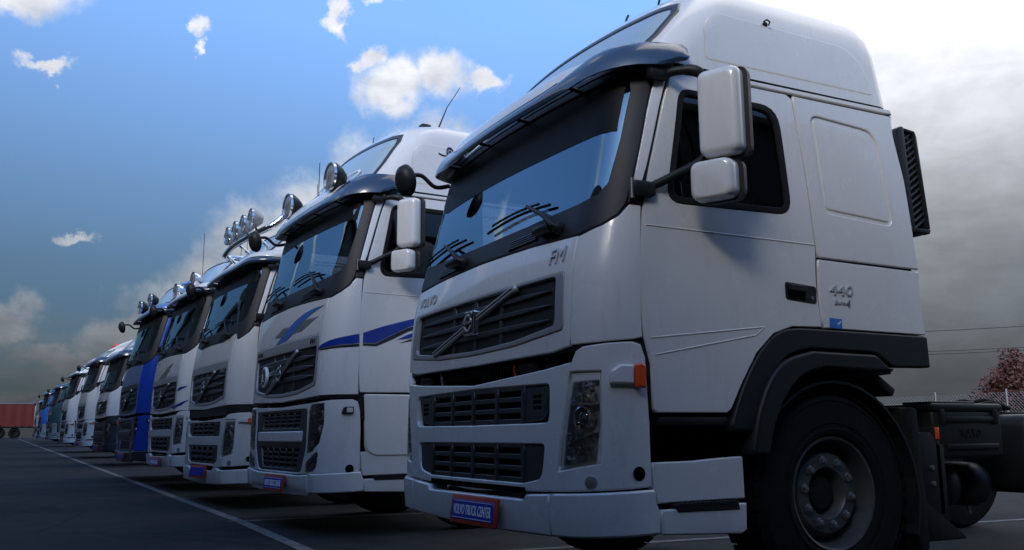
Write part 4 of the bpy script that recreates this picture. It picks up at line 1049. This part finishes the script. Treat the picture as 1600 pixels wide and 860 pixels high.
# rear-corner air intake with diagonal louvres
dfl = empty('air_intake', (0, 0, 0), 0, t1)
prism('intake_body', [(2.21, 2.03), (2.275, 2.00), (2.44, 2.00), (2.455, 2.03), (2.40, 2.60), (2.385, 2.635), (2.26, 2.645), (2.21, 2.62)], .80, 1.150, 'dark_plastic', dfl, 'x', .012)
prism('intake_edge', [(2.21, 2.03), (2.275, 2.00), (2.318, 2.00), (2.285, 2.645), (2.26, 2.645), (2.21, 2.62)], 1.152, 1.200, 'dark_plastic', dfl, 'x', .010)
prism('intake_edge', [(2.318, 2.002), (2.44, 2.00), (2.455, 2.03), (2.32, 2.03)], 1.152, 1.196, 'dark_plastic', dfl, 'x', .006)
prism('intake_edge', [(2.428, 2.032), (2.452, 2.032), (2.398, 2.60), (2.384, 2.632), (2.29, 2.640), (2.295, 2.618), (2.372, 2.612)], 1.152, 1.194, 'dark_plastic', dfl, 'x', .006)
for k in range(15):
    z = 2.045+.0385*k; y0 = 2.318-.05*(z-2.0); y1 = 2.452-.095*(z-2.0)
    box('louvre', (1.168, (y0+y1)/2-.008, z+.012), (.03, (y1-y0)*.98, .012), 'slate_plastic', dfl, .003, 1, Matrix.Rotation(R(34), 3, 'X'))
# antennas, lamps on the roof's front edge
def roofpt(c, x, y): return (x, y, c.zm(3.214)+.004)
rt = roofpt(c1, .18, .95)
for nm, x, y, path in (('antenna', .10, .97, [(0, 0, 0), (-.10, 0, .055)]), ('antenna', .30, .97, [(0, 0, 0), (-.06, 0, .03), (-.06, 0, .07), (-.03, 0, .10)]), ('antenna', .52, 1.0, [(0, 0, 0), (.20, 0, .42)])):
    p = Vector(roofpt(c1, x, y)); a = empty(nm, p, 0, t1)
    tube('antenna_rod', smooth_path(path, 4), .007 if nm == 'antenna' else .004, 'cable', a, 6)
    lathe('antenna_base', [(.028, -.02), (.024, .008), (.012, .02), (0, .022)], Matrix.Identity(4), 'rubber', a, 12)
for x, y, s in ((-.93, .98, .05), (-.50, .95, .035), (.82, 1.02, .035)):
    p = roofpt(c1, x, y); box('roof_lamp', (p[0], p[1], p[2]+.006), (s*1.6, s*1.4, s), 'dark_plastic', t1, .012)
hk = empty('roof_hook', c1.pt(*S(1.28, 3.055), .0), 0, t1)
lathe('hook_base', [(.016, 0), (.014, .012), (0, .016)], axis_to((0, 0, 0), (1, 0, .4)), 'rubber', hk, 12)
tube('hook_loop', [(.01, -.016, .012), (.03, -.01, .018), (.034, .008, .008), (.02, .012, -.008)], .005, 'cable', hk, 6)
# chassis side gear
bx = empty('battery_box', (0, 0, 0), 0, t1)
box('box_body', (.82, 2.77, .83), (.54, .62, .29), 'tank_black', bx, .025, 3)
box('box_lid', (.82, 2.77, .985), (.56, .64, .05), 'tank_black', bx, .018, 2)
box('box_ledge', (.98, 2.66, 1.012), (.2, .40, .02), 'tank_black', bx, .006)
for z in (.915, .755): box('box_rib', (1.092, 2.79, z), (.02, .46, .035), 'tank_black', bx, .008)
vs_, fs_ = text_mesh('VOLVO', 0, .02)
mobj('lettering', [(1.0905+.006*w, 2.69+.18*u, .812+.045*v) for u, v, w in vs_], fs_, 'chassis_black', bx)
for y in (2.53, 3.01): box('box_catch', (1.097, y, .93), (.02, .035, .09), 'chassis_black', bx, .006)
box('side_reflector', (1.10, 2.47, .835), (.015, .03, .07), 'orange_lens', bx, .005)
box('box_bracket', (.9, 2.47, .62), (.4, .05, .5), 'chassis_black', bx, .01)
prism('bracket_plate', [(2.28, .30), (2.28, .78), (2.33, .84), (2.42, .84), (2.47, .77), (2.52, .77), (2.52, .30)], 1.08, 1.10, 'chassis_black', t1, 'x', .004)
for y, z in ((2.40, .64), (2.40, .55)): lathe('bolt', [(.016, 0), (.016, .012), (0, .014)], axis_to((1.10, y, z), (1, 0, 0)), 'steel', t1, 6)
for y in (2.80, 3.085):
    a = empty('air_tank', (0, 0, 0), 0, t1); q = axis_to((0, y, .515), (1, 0, 0)) 
    lathe('tank_shell', [(0, .15), (.10, .165), (.132, .20), (.138, .24), (.138, .80), (.132, .86), (.105, .905), (.06, .93), (0, .94)], q, 'tank_black', a, 32, 60)
    tube('drain_valve', [(.80, y, .385), (.80, y, .34)], .012, 'steel', a, 8)
    lathe('drain_ring', [(.010, 0), (.016, .004), (.010, .008)], axis_to((.80, y, .335), (0, 1, 0)), 'steel', a, 10)
    tube('tank_strap', [(.55+.0*math.cos(b), y+.142*math.cos(b), .515+.142*math.sin(b)) for b in [2*PI*k/20 for k in range(21)]], .010, 'chassis_black', a, 6)
prism('rear_mud_shield', [(2.10, .98), (2.20, .98), (2.27, .45), (2.55, .27), (2.58, .24), (2.24, .24)], .62, 1.16, 'rubber', t1, 'x', .006)
box('fuel_tank', (.80, 3.85, .70), (.55, .95, .50), 'tank_black', t1, .08, 3)
for k in range(7): tube('air_line', smooth_path([(.45+.05*k, 3.2, .99), (.46+.05*k, 3.45, 1.03+.01*(k % 3)), (.44+.04*k, 3.75, 1.0), (.42, 4.1, 1.0)]), .012, 'rubber', t1, 6)
prism('side_latch', [(1.66, 1.175), (1.66, 1.15), (1.80, 1.14), (1.96, 1.155), (2.05, 1.165), (2.05, 1.185), (1.95, 1.20)], 1.03, 1.17, 'dark_plastic', t1, 'x', .005)

# second truck: higher cab, blue sweeps, lamps on the visor
zm2 = fh_map(3.86)
c2, t2, _ = build_truck(dict(loc=(-4.12, -.13, 0), yaw=3.5, grid=.075, detail=2, zm=zm2, fh=True, strip=2.45, lid='fh', bumper='fh', plate_z=.42, plate_x=.12,
    label='white truck with blue sweeps on its door and two round lamps on the visor'))
iz2 = c2.iz
def z2(pts): return [(a, iz2(z)) for a, z in pts]
def dec(c, nm, pts, m, mode='F', off=.0035):
    fn = F if mode == 'F' else S
    return c.patch(nm, [fn(a, z) for a, z in resample(z2(pts), .06)], m, off=off, th=.003, bev=.0004)
dec(c2, 'front_decal', [(1.0, 1.992), (.78, 1.99), (.55, 1.972), (.264, 1.917), (-.02, 1.824), (-.28, 1.735), (.10, 1.755), (.30, 1.815), (.50, 1.885), (.72, 1.945)], 'decal_mid_blue')
dec(c2, 'front_decal', [(-.34, 1.815), (-.06, 1.885), (.17, 1.878), (.05, 1.842), (-.08, 1.80)], 'decal_grey')
dec(c2, 'front_decal', [(.89, 1.90), (.50, 1.803), (.20, 1.80), (.36, 1.845), (.52, 1.90)], 'decal_grey', off=.0025)
def wrap(nm, pts, m, off):
    return c2.patch(nm, resample([(F if k == 'F' else S)(a_, iz2(z_)) for k, a_, z_ in pts], .05), m, off=off, th=.003, bev=.0004)
wrap('corner_decal', [('F', .942, 1.595), ('F', 1.02, 1.628), ('F', 1.10, 1.655), ('F', 1.17, 1.678), ('S', .20, 1.700), ('S', .302, 1.722), ('S', .302, 1.640), ('S', .20, 1.630), ('F', 1.17, 1.618), ('F', 1.06, 1.604)], 'decal_blue', .0035)
wrap('corner_decal', [('F', .945, 1.590), ('F', 1.06, 1.599), ('F', 1.17, 1.613), ('S', .20, 1.625), ('S', .302, 1.634), ('S', .302, 1.612), ('S', .20, 1.603), ('F', 1.17, 1.594), ('F', 1.06, 1.584)], 'decal_dark', .003)
dec(c2, 'door_decal', [(.336, 1.732), (.53, 1.80), (.758, 1.866), (1.0, 1.93), (1.0, 1.88), (.759, 1.80), (.562, 1.705), (.448, 1.645), (.336, 1.645)], 'decal_blue', 'S')
dec(c2, 'door_decal', [(.336, 1.640), (.45, 1.640), (.562, 1.70), (.759, 1.795), (1.0, 1.87), (1.0, 1.84), (.77, 1.765), (.60, 1.68), (.46, 1.618), (.336, 1.620)], 'decal_dark', 'S', .003)
dec(c2, 'door_decal', [(.66, 1.686), (.76, 1.735), (.90, 1.78), (.90, 1.755), (.77, 1.70)], 'decal_blue', 'S')
dec(c2, 'door_decal', [(.68, 1.655), (.80, 1.70), (.80, 1.68)], 'decal_dark', 'S')
c2.text('FH', 'F', .79, .90, 1.655, 1.705, 'decal_dark', off=.008, depth=.004)
c2.text('VOLVO', 'F', -.93, -.72, 1.655, 1.695, 'decal_dark', off=.008, depth=.004)
ez_ = iz2(1.43); rg = [(-.55+.085*math.cos(2*PI*k/28), ez_+.085*.75*math.sin(2*PI*k/28)) for k in range(28)]
lb = c2.patch('round_badge', rg, 'plate_white', off=.03, th=.03, bev=.004)
rg = [(-.55+.07*math.cos(2*PI*k/28), ez_+.07*.75*math.sin(2*PI*k/28)) for k in range(28)]
c2.patch('badge_disc', rg, 'decal_dark', lb, off=.032, th=.004, bev=.001)
c2.text('L', 'F', -.575, -.525, 1.39, 1.47, 'plate_white', lb, off=.033, depth=.004)
for x in (-.62, .70): spot_lamp(t2, (x, .22, 3.26), .135, (0.05, -1, .02), stalk=.06)
def roof_beacon(c, root, x, y, z, m='dark_plastic'):
    b = empty('roof_beacon', (x, y, z), 0, root)
    box('beacon_base', (0, 0, .02), (.16, .16, .05), 'dark_plastic', b, .012)
    box('beacon_lens', (0, -.01, .085), (.14, .13, .09), m, b, .02, 2, None, (.7, .8))
p = zm2(3.217)+.01
roof_beacon(c2, t2, .55, 1.25, p)
tube('roof_aerial', [(.62, 1.34, p), (.64, 1.36, p+.10), (.70, 1.42, p+.30), (.80, 1.52, p+.50)], [.016, .010, .005, .004], 'cable', t2, 6)
tube('roof_aerial', [(-.4, .45, zm2(2.80)), (-.38, .45, zm2(2.80)+.55)], .005, 'cable', t2, 6)
tube('roof_aerial', [(.1, .85, zm2(3.18)), (.14, .85, zm2(3.18)+.12)], .005, 'cable', t2, 6)
# looping script on the roof's side and lettering on the roof window
sc_ = empty('roof_script', (0, 0, 0), 0, t2)
def side_curve(pts, r, m='decal_dark'):
    P = [c2.pt(*S(y, iz2(z)), .012) for y, z in [(q.x, q.y) for q in smooth_path([(a, b, 0) for a, b in pts], 5)]]
    return tube('script_stroke', P, r, m, sc_, 6)
side_curve([(1.10, 3.50), (1.16, 3.485), (1.30, 3.50), (1.42, 3.49)], .006)
side_curve([(1.20, 3.38), (1.14, 3.35), (1.12, 3.31), (1.17, 3.30), (1.24, 3.36), (1.27, 3.45), (1.25, 3.55), (1.21, 3.57), (1.19, 3.52), (1.22, 3.46), (1.26, 3.40)], .009)
side_curve([(1.20, 3.46), (1.215, 3.53), (1.235, 3.53), (1.235, 3.46), (1.21, 3.43), (1.20, 3.46)], .006)
side_curve([(1.36, 3.47), (1.40, 3.53), (1.43, 3.50), (1.40, 3.45), (1.46, 3.42), (1.54, 3.50)], .009)
side_curve([(1.58, 3.42), (1.62, 3.50), (1.64, 3.42), (1.70, 3.50), (1.74, 3.42), (1.84, 3.52)], .009)
c2.text('VOLVO', 'F', -.85, .80, 3.26, 3.36, 'plate_white', off=.014, depth=.004, bold=-.01)

# third truck: lower bumper, light bar with four lamps over the roof window
zm3 = fh_map(3.62, .09)
c3, t3, _ = build_truck(dict(loc=(-7.55, -.30, .02), yaw=3.5, grid=.09, detail=2, zm=zm3, fh=True, strip=2.45, lid='fh', bumper='fm', visor='white', plate_z=.40, plate_x=.15, paint='cream_paint', plate_yaw=8, plate_text=False,
    label='white truck with a chrome roof bar carrying four round lamps'))
c3.text('FH12', 'F', .70, .88, 1.60, 1.645, 'silver_grey', off=.003, depth=.004)
c3.text('VOLVO', 'F', -.98, -.78, 1.60, 1.63, 'silver_grey', off=.003, depth=.004)
lb3 = empty('light_bar', (0, 0, 0), 0, t3)
tube('roof_bar', smooth_path([(-1.12, .9, 3.36), (-1.10, .62, 3.38), (-1.02, .42, 3.36), (-.5, .34, 3.36), (0, .32, 3.36), (.5, .34, 3.36), (.98, .42, 3.38), (1.10, .52, 3.44), (1.14, .64, 3.56), (1.14, .78, 3.62), (1.13, .95, 3.58), (1.12, 1.08, 3.46), (1.12, 1.12, 3.36)], 6), .042, 'chrome', lb3, 14)
for x in (-.34, .06, .46, .86): spot_lamp(lb3, (x, .30, 3.53), .125, (0, -1, .03), 'roof_lamp', 'silver_grey', .02)
for x in (-.75, 0, .75): tube('bar_bracket', [(x, .36, 3.35), (x, .52, 3.22)], .02, 'chrome', lb3, 8)
tube('roof_aerial', [(.62, 1.2, 3.6), (.64, 1.2, 4.15)], .005, 'cable', t3, 6)

# fourth truck: swirl decal, two lamps on a white visor
zm4 = fh_map(3.72)
c4, t4, _ = build_truck(dict(loc=(-10.94, -.43, .04), yaw=4, grid=.10, detail=2, zm=zm4, fh=True, strip=2.45, lid='fh', bumper='fm', visor='white', plate_x=.12, plate_z=.42,
    label='white truck with a blue corner swirl and grey feather mark below its windscreen'))
iz2 = c4.iz
dec(c4, 'feather_mark', [(-.50, 1.70), (-.30, 1.78), (-.05, 1.83), (.22, 1.90), (.55, 1.94), (.35, 1.86), (.42, 1.84), (.15, 1.77), (.2, 1.74), (-.1, 1.70), (-.15, 1.66), (-.35, 1.66)], 'decal_grey')
dec(c4, 'swirl_decal', [(.60, 1.30), (.75, 1.235), (.95, 1.225), (1.15, 1.27), (1.22, 1.35), (1.08, 1.29), (.92, 1.265), (.75, 1.28)], 'decal_blue')
dec(c4, 'swirl_decal', [(1.02, 1.50), (1.10, 1.545), (1.20, 1.56), (1.15, 1.52), (1.06, 1.485)], 'decal_blue')
for x in (-.55, .75): spot_lamp(t4, (x, .26, 3.24), .13, (0.1, -1, .02), 'visor_lamp', 'chrome', .05)
for x, y in ((-.2, 1.3), (.6, 1.0)): tube('roof_aerial', [(x, y, zm4(3.20)), (x+.05, y, zm4(3.20)+.5)], .005, 'cable', t4, 6)

# fifth truck: blue
zm5 = fh_map(3.74)
c5, t5, _ = build_truck(dict(loc=(-13.94, -.71, .07), yaw=3.5, grid=.10, detail=2, zm=zm5, fh=True, strip=2.45, lid='fh', bumper='fh', paint='blue_paint', lid_paint='silver_blue_paint', bumper_paint='blue_paint', bar_paint='slate_plastic', lip_paint='slate_plastic', mirror_cap='blue_paint', plate_text=False, plate_z=.42, grille_frame='slate_plastic', visor='white',
    label='bright blue truck, the nearest blue one, with a pale panel under its windscreen'))
for x in (-.35, .72): spot_lamp(t5, (x, .22, 3.27), .125, (0.1, -1, .02), 'visor_lamp', 'dark_plastic', .06)
roof_beacon(c5, t5, .8, 1.0, zm5(3.20), 'orange_lens')
tube('roof_aerial', [(.3, 1.2, zm5(3.21)), (.3, 1.2, zm5(3.21)+1.0)], .006, 'cable', t5, 6)

# the farther trucks, smaller in view
def far_truck(x, y, yaw, roof, label, paint, fh=False, bumper=None, fairing=None, visor='smoke', lid='fh', **kw):
    z = zg(x)
    cfg = dict(loc=(x, y, z), yaw=yaw, grid=.16, detail=1, zm=fh_map(roof) if fh else (lambda f: (lambda q: f(q)))(pchip([(0, 0), (1.2, 1.15), (1.84, 1.86), (2.6, 2.66), (2.73, 2.80), (3.22, roof)])), fh=fh, lid=lid, bumper='fm', paint=paint,
               bumper_paint=bumper or paint, lip_paint=bumper or paint, step_paint=bumper or paint, visor=visor, label=label, plate_text=False, roof_window=kw.pop('roof_window', True))
    cfg.update(kw); c, r, ch = build_truck(cfg)
    if fairing:
        h, y0 = fairing; b = c.zm(3.05)
        pts = [(.55, b), (1.0, b+(h-b)*.45), (1.6, b+(h-b)*.85), (2.15, h), (2.15, b)]
        bm = bmesh.new()
        v0 = [bm.verts.new((-1.0, p[0], p[1])) for p in pts]; v1 = [bm.verts.new((1.0, p[0], p[1])) for p in pts]
        bm.faces.new(v0); bm.faces.new(list(reversed(v1)))
        for i in range(5): bm.faces.new((v0[i], v0[(i+1) % 5], v1[(i+1) % 5], v1[i]))
        bmesh.ops.recalc_face_normals(bm, faces=bm.faces); bmesh.ops.bevel(bm, geom=list(bm.edges), offset=.06, segments=3, profile=.5, affect='EDGES')
        bobj('wind_deflector', bm, paint, r)
    return c, r
c6, t6 = far_truck(-21.6, -.72, 4, 3.15, 'white truck with a tall sloping roof deflector beside the nearest blue truck', 'white_paint', False, 'slate_plastic', (4.15, .5), lid='fm', roof_window=False)
c7, t7 = far_truck(-28.5, -.92, 4, 3.55, 'white truck with red beacons on its roof, left of the sloping roof deflector', 'cream_paint', True, None, (4.0, .5))
roof_beacon(c7, t7, -.2, .9, c7.zm(3.21), 'red_plastic'); roof_beacon(c7, t7, .6, .9, c7.zm(3.21), 'orange_lens')
c8, t8 = far_truck(-36.5, -1.22, 4, 3.6, 'high white truck between the red-beacon truck and the dark teal truck', 'white_paint', True, None, None, 'white')
c9, t9 = far_truck(-50.0, -1.58, 4, 3.35, 'dark teal truck, darkest cab in the far part of the row', 'teal_paint', True, 'silver_grey', None)
c10, t10 = far_truck(-60.0, -1.98, 4, 3.5, 'small far-off blue truck left of the dark teal one', 'sky_blue_paint', True, 'grey_paint', None)
c11, t11 = far_truck(-70.0, -2.2, 3, 3.2, 'last pale truck of the row, next to the red trailer', 'cream_paint', False, None, None)

# ------------------------------------------------------------------ red curtain-sided trailer across the end of the yard
tx, ty0 = -97.0, -2.3; tz = zg(tx)
tr = tag(empty('curtain_trailer', (tx, ty0, tz)), 'red curtain-sided trailer standing across the far end of the yard', 'trailer')
nseg = 30; vs = []; fs = []
for i in range(nseg*2+1):
    y = -13.4*i/(nseg*2); dx = .018*math.sin(i*PI/2)
    for z in (1.12, 3.30): vs.append((dx, y, z))
for i in range(nseg*2): fs.append((2*i, 2*i+2, 2*i+3, 2*i+1))
mobj('curtain', vs, fs, 'red_curtain', tr)
box('trailer_box', (-1.3, -6.7, 2.20), (2.5, 13.4, 2.16), 'red_curtain', tr, .02)
box('roof_edge', (-1.27, -6.7, 3.32), (2.6, 13.5, .08), 'galvanised', tr, .01)
box('side_rail', (-1.27, -6.7, 1.06), (2.58, 13.5, .12), 'chassis_black', tr, .01)
box('end_frame', (-1.27, .08, 2.2), (2.58, .12, 2.3), 'galvanised', tr, .02)
box('side_guard', (.0, -6.5, .72), (.04, 4.0, .16), 'galvanised', tr, .01)
for k in range(22): box('curtain_buckle', (.03, -.4-.6*k, 1.16), (.02, .05, .16), 'rubber', tr, .004)
for y in (-1.6, -2.9, -4.2): wheel(tr, (-.25, y, .5), 1, True, False, 'chassis_black')

# ------------------------------------------------------------------ mesh fence, tree and wires behind the lot on the right
fe = tag(empty('wire_fence', (-14, 25.0, 0)), 'chain-link fence with grey posts behind the nearest truck', 'fence')
FZ = 2.02
for k in range(-14, 12): tube('fence_post', [(k*2.6, 0, -.05), (k*2.6, 0, FZ+.10)], .035, 'galvanised', fe, 8)
for z in (.08, FZ-.02, 1.05): tube('tension_wire', [(-37, 0, z), (29, 0, z)], .006, 'galvanised', fe, 4)
bm = bmesh.new()
def wire(a, b, r=.0045):
    a, b = Vector(a), Vector(b); d = (b-a).normalized(); u = Vector((0, 1, 0)); v = d.cross(u)
    q = [u*r, v*r, -u*r, -v*r]; A = [bm.verts.new(a+x) for x in q]; B = [bm.verts.new(b+x) for x in q]
    for i in range(4): bm.faces.new((A[i], A[(i+1) % 4], B[(i+1) % 4], B[i]))
step = .11; x = -12.0
while x < 14:
    wire((x, -.012, .05), (x+FZ-.07, -.012, FZ-.02)); wire((x+FZ-.07, .012, .05), (x, .012, FZ-.02)); x += step
o = bobj('chain_link', bm, 'galvanised', fe); o['kind'] = 'stuff'
def tree(loc, h, rx, label, leafm, n=2600, lm2=None):
    t = tag(empty('tree', loc), label, 'tree', 'trees behind the fence')
    rnd = random.Random(int(h*100)+int(loc[0]))
    bm = bmesh.new(); ends = []
    add_tube(bm, smooth_path([(0, 0, -.1), (.05, 0, h*.25), (.02, .05, h*.55), (.06, .03, h*.85)], 4), [.12-.1*k/12 for k in range(13)], 8)
    for k in range(16):
        z0 = h*(.22+.5*k/16); a = k*2.4+rnd.random(); l = rx*(.9-.45*k/16)*(0.7+.5*rnd.random())
        p1 = (math.cos(a)*l*.5, math.sin(a)*l*.5, z0+l*.35); p2 = (math.cos(a)*l, math.sin(a)*l, z0+l*.75)
        add_tube(bm, smooth_path([(0.03, 0.02, z0), p1, p2], 3), [.045, .038, .03, .025, .02, .014, .008], 6); ends += [p1, p2, ((p1[0]+p2[0])/2, (p1[1]+p2[1])/2, (p1[2]+p2[2])/2)]
    ends.append((.06, .03, h*.88)); ends.append((.05, .03, h*.95)); bobj('trunk', bm, 'bark', t)
    vs = []; fs = []
    for i in range(n):
        e = ends[rnd.randrange(len(ends))]; rr = .42*rx*rnd.random()**.5
        d = Vector((rnd.gauss(0, 1), rnd.gauss(0, 1), rnd.gauss(0, .8))).normalized()*rr
        c_ = Vector(e)+d; c_.z = min(c_.z, h); a = Vector((rnd.gauss(0, 1), rnd.gauss(0, 1), rnd.gauss(0, .6))).normalized(); b = a.orthogonal().normalized(); s = .055+.05*rnd.random()
        k = len(vs); vs += [c_-a*s, c_-b*s*.5+a*s*.1, c_+a*s, c_+b*s*.5+a*s*.1]; fs.append((k, k+1, k+2, k+3))
    o = mobj('crown', vs, fs, leafm, t); o['kind'] = 'stuff'
    return t
tree((-16.9, 29.6, 0), 3.75, 1.2, 'small reddish-leaved tree behind the fence at the right edge', 'leaf_red', 6000)
tree((-17.9, 29.4, 0), 2.1, .5, 'low reddish shrub-like tree just left of the small reddish tree', 'leaf_red', 500)
for i, (z, q) in enumerate(((9.7, 0), (10.1, .8), (12.6, 1.5))):
    pts = [(-67-.6*q+.8*k, 94+.8*q+.6*k, z+.0006*k*k) for k in range(-110, 111, 10)]
    tag(tube('overhead_wire', pts, .035, 'cable', None, 5), ('lowest', 'middle', 'highest')[i]+' of three thin overhead wires crossing the sky behind the fence', 'wire', 'overhead wires')

# ------------------------------------------------------------------ unseen buildings added behind the camera to shade the lower part of the row
WH = 6.2
def shade_block(name, label, p0, p1, depth, n, doors):
    """long low block added to cast shade: its front runs from p0 to p1, the body lies to the right of that direction"""
    a, b = Vector((*p0, 0)), Vector((*p1, 0)); ln = (b-a).length; rz = math.atan2(b.y-a.y, b.x-a.x)
    e = tag(empty(name, a, rz), label, 'building')
    for k in range(n):
        w = ln/n; box('shade_wall_panel', (w*(k+.5), -.1-.015*(k % 2), WH/2-.1), (w-.02, .2, WH+.2), 'wall_sheet', e, .015, 1)
    box('shade_rear_wall', (ln/2, -depth, WH/2-.1), (ln, .2, WH+.2), 'wall_sheet', e, 0)
    for x in (.1, ln-.1): box('shade_end_wall', (x, -depth/2-.12, WH/2-.1), (.2, depth-.5, WH+.2), 'wall_sheet', e, 0)
    box('roof', (ln/2, -depth/2, WH+.12), (ln+.1, depth+.3, .22), 'wall_dark', e, .03)
    for k in range(doors): box('shade_block_door', (ln*(k+.5)/doors, .03, 2.1), (4.0, .06, 4.2), 'wall_dark', e, .02)
    return e
shade_block('front_shade_block', 'long low grey shade block, added unseen, facing the fronts of the trucks across the yard', (-88.0, -6.8), (16.4, -5.0), 10, 52, 8)
shade_block('side_shade_block', 'low grey shade block, added unseen, beside the nearest truck, across from its door', (6.9, -4.92), (6.9, 9.0), 9, 8, 2)
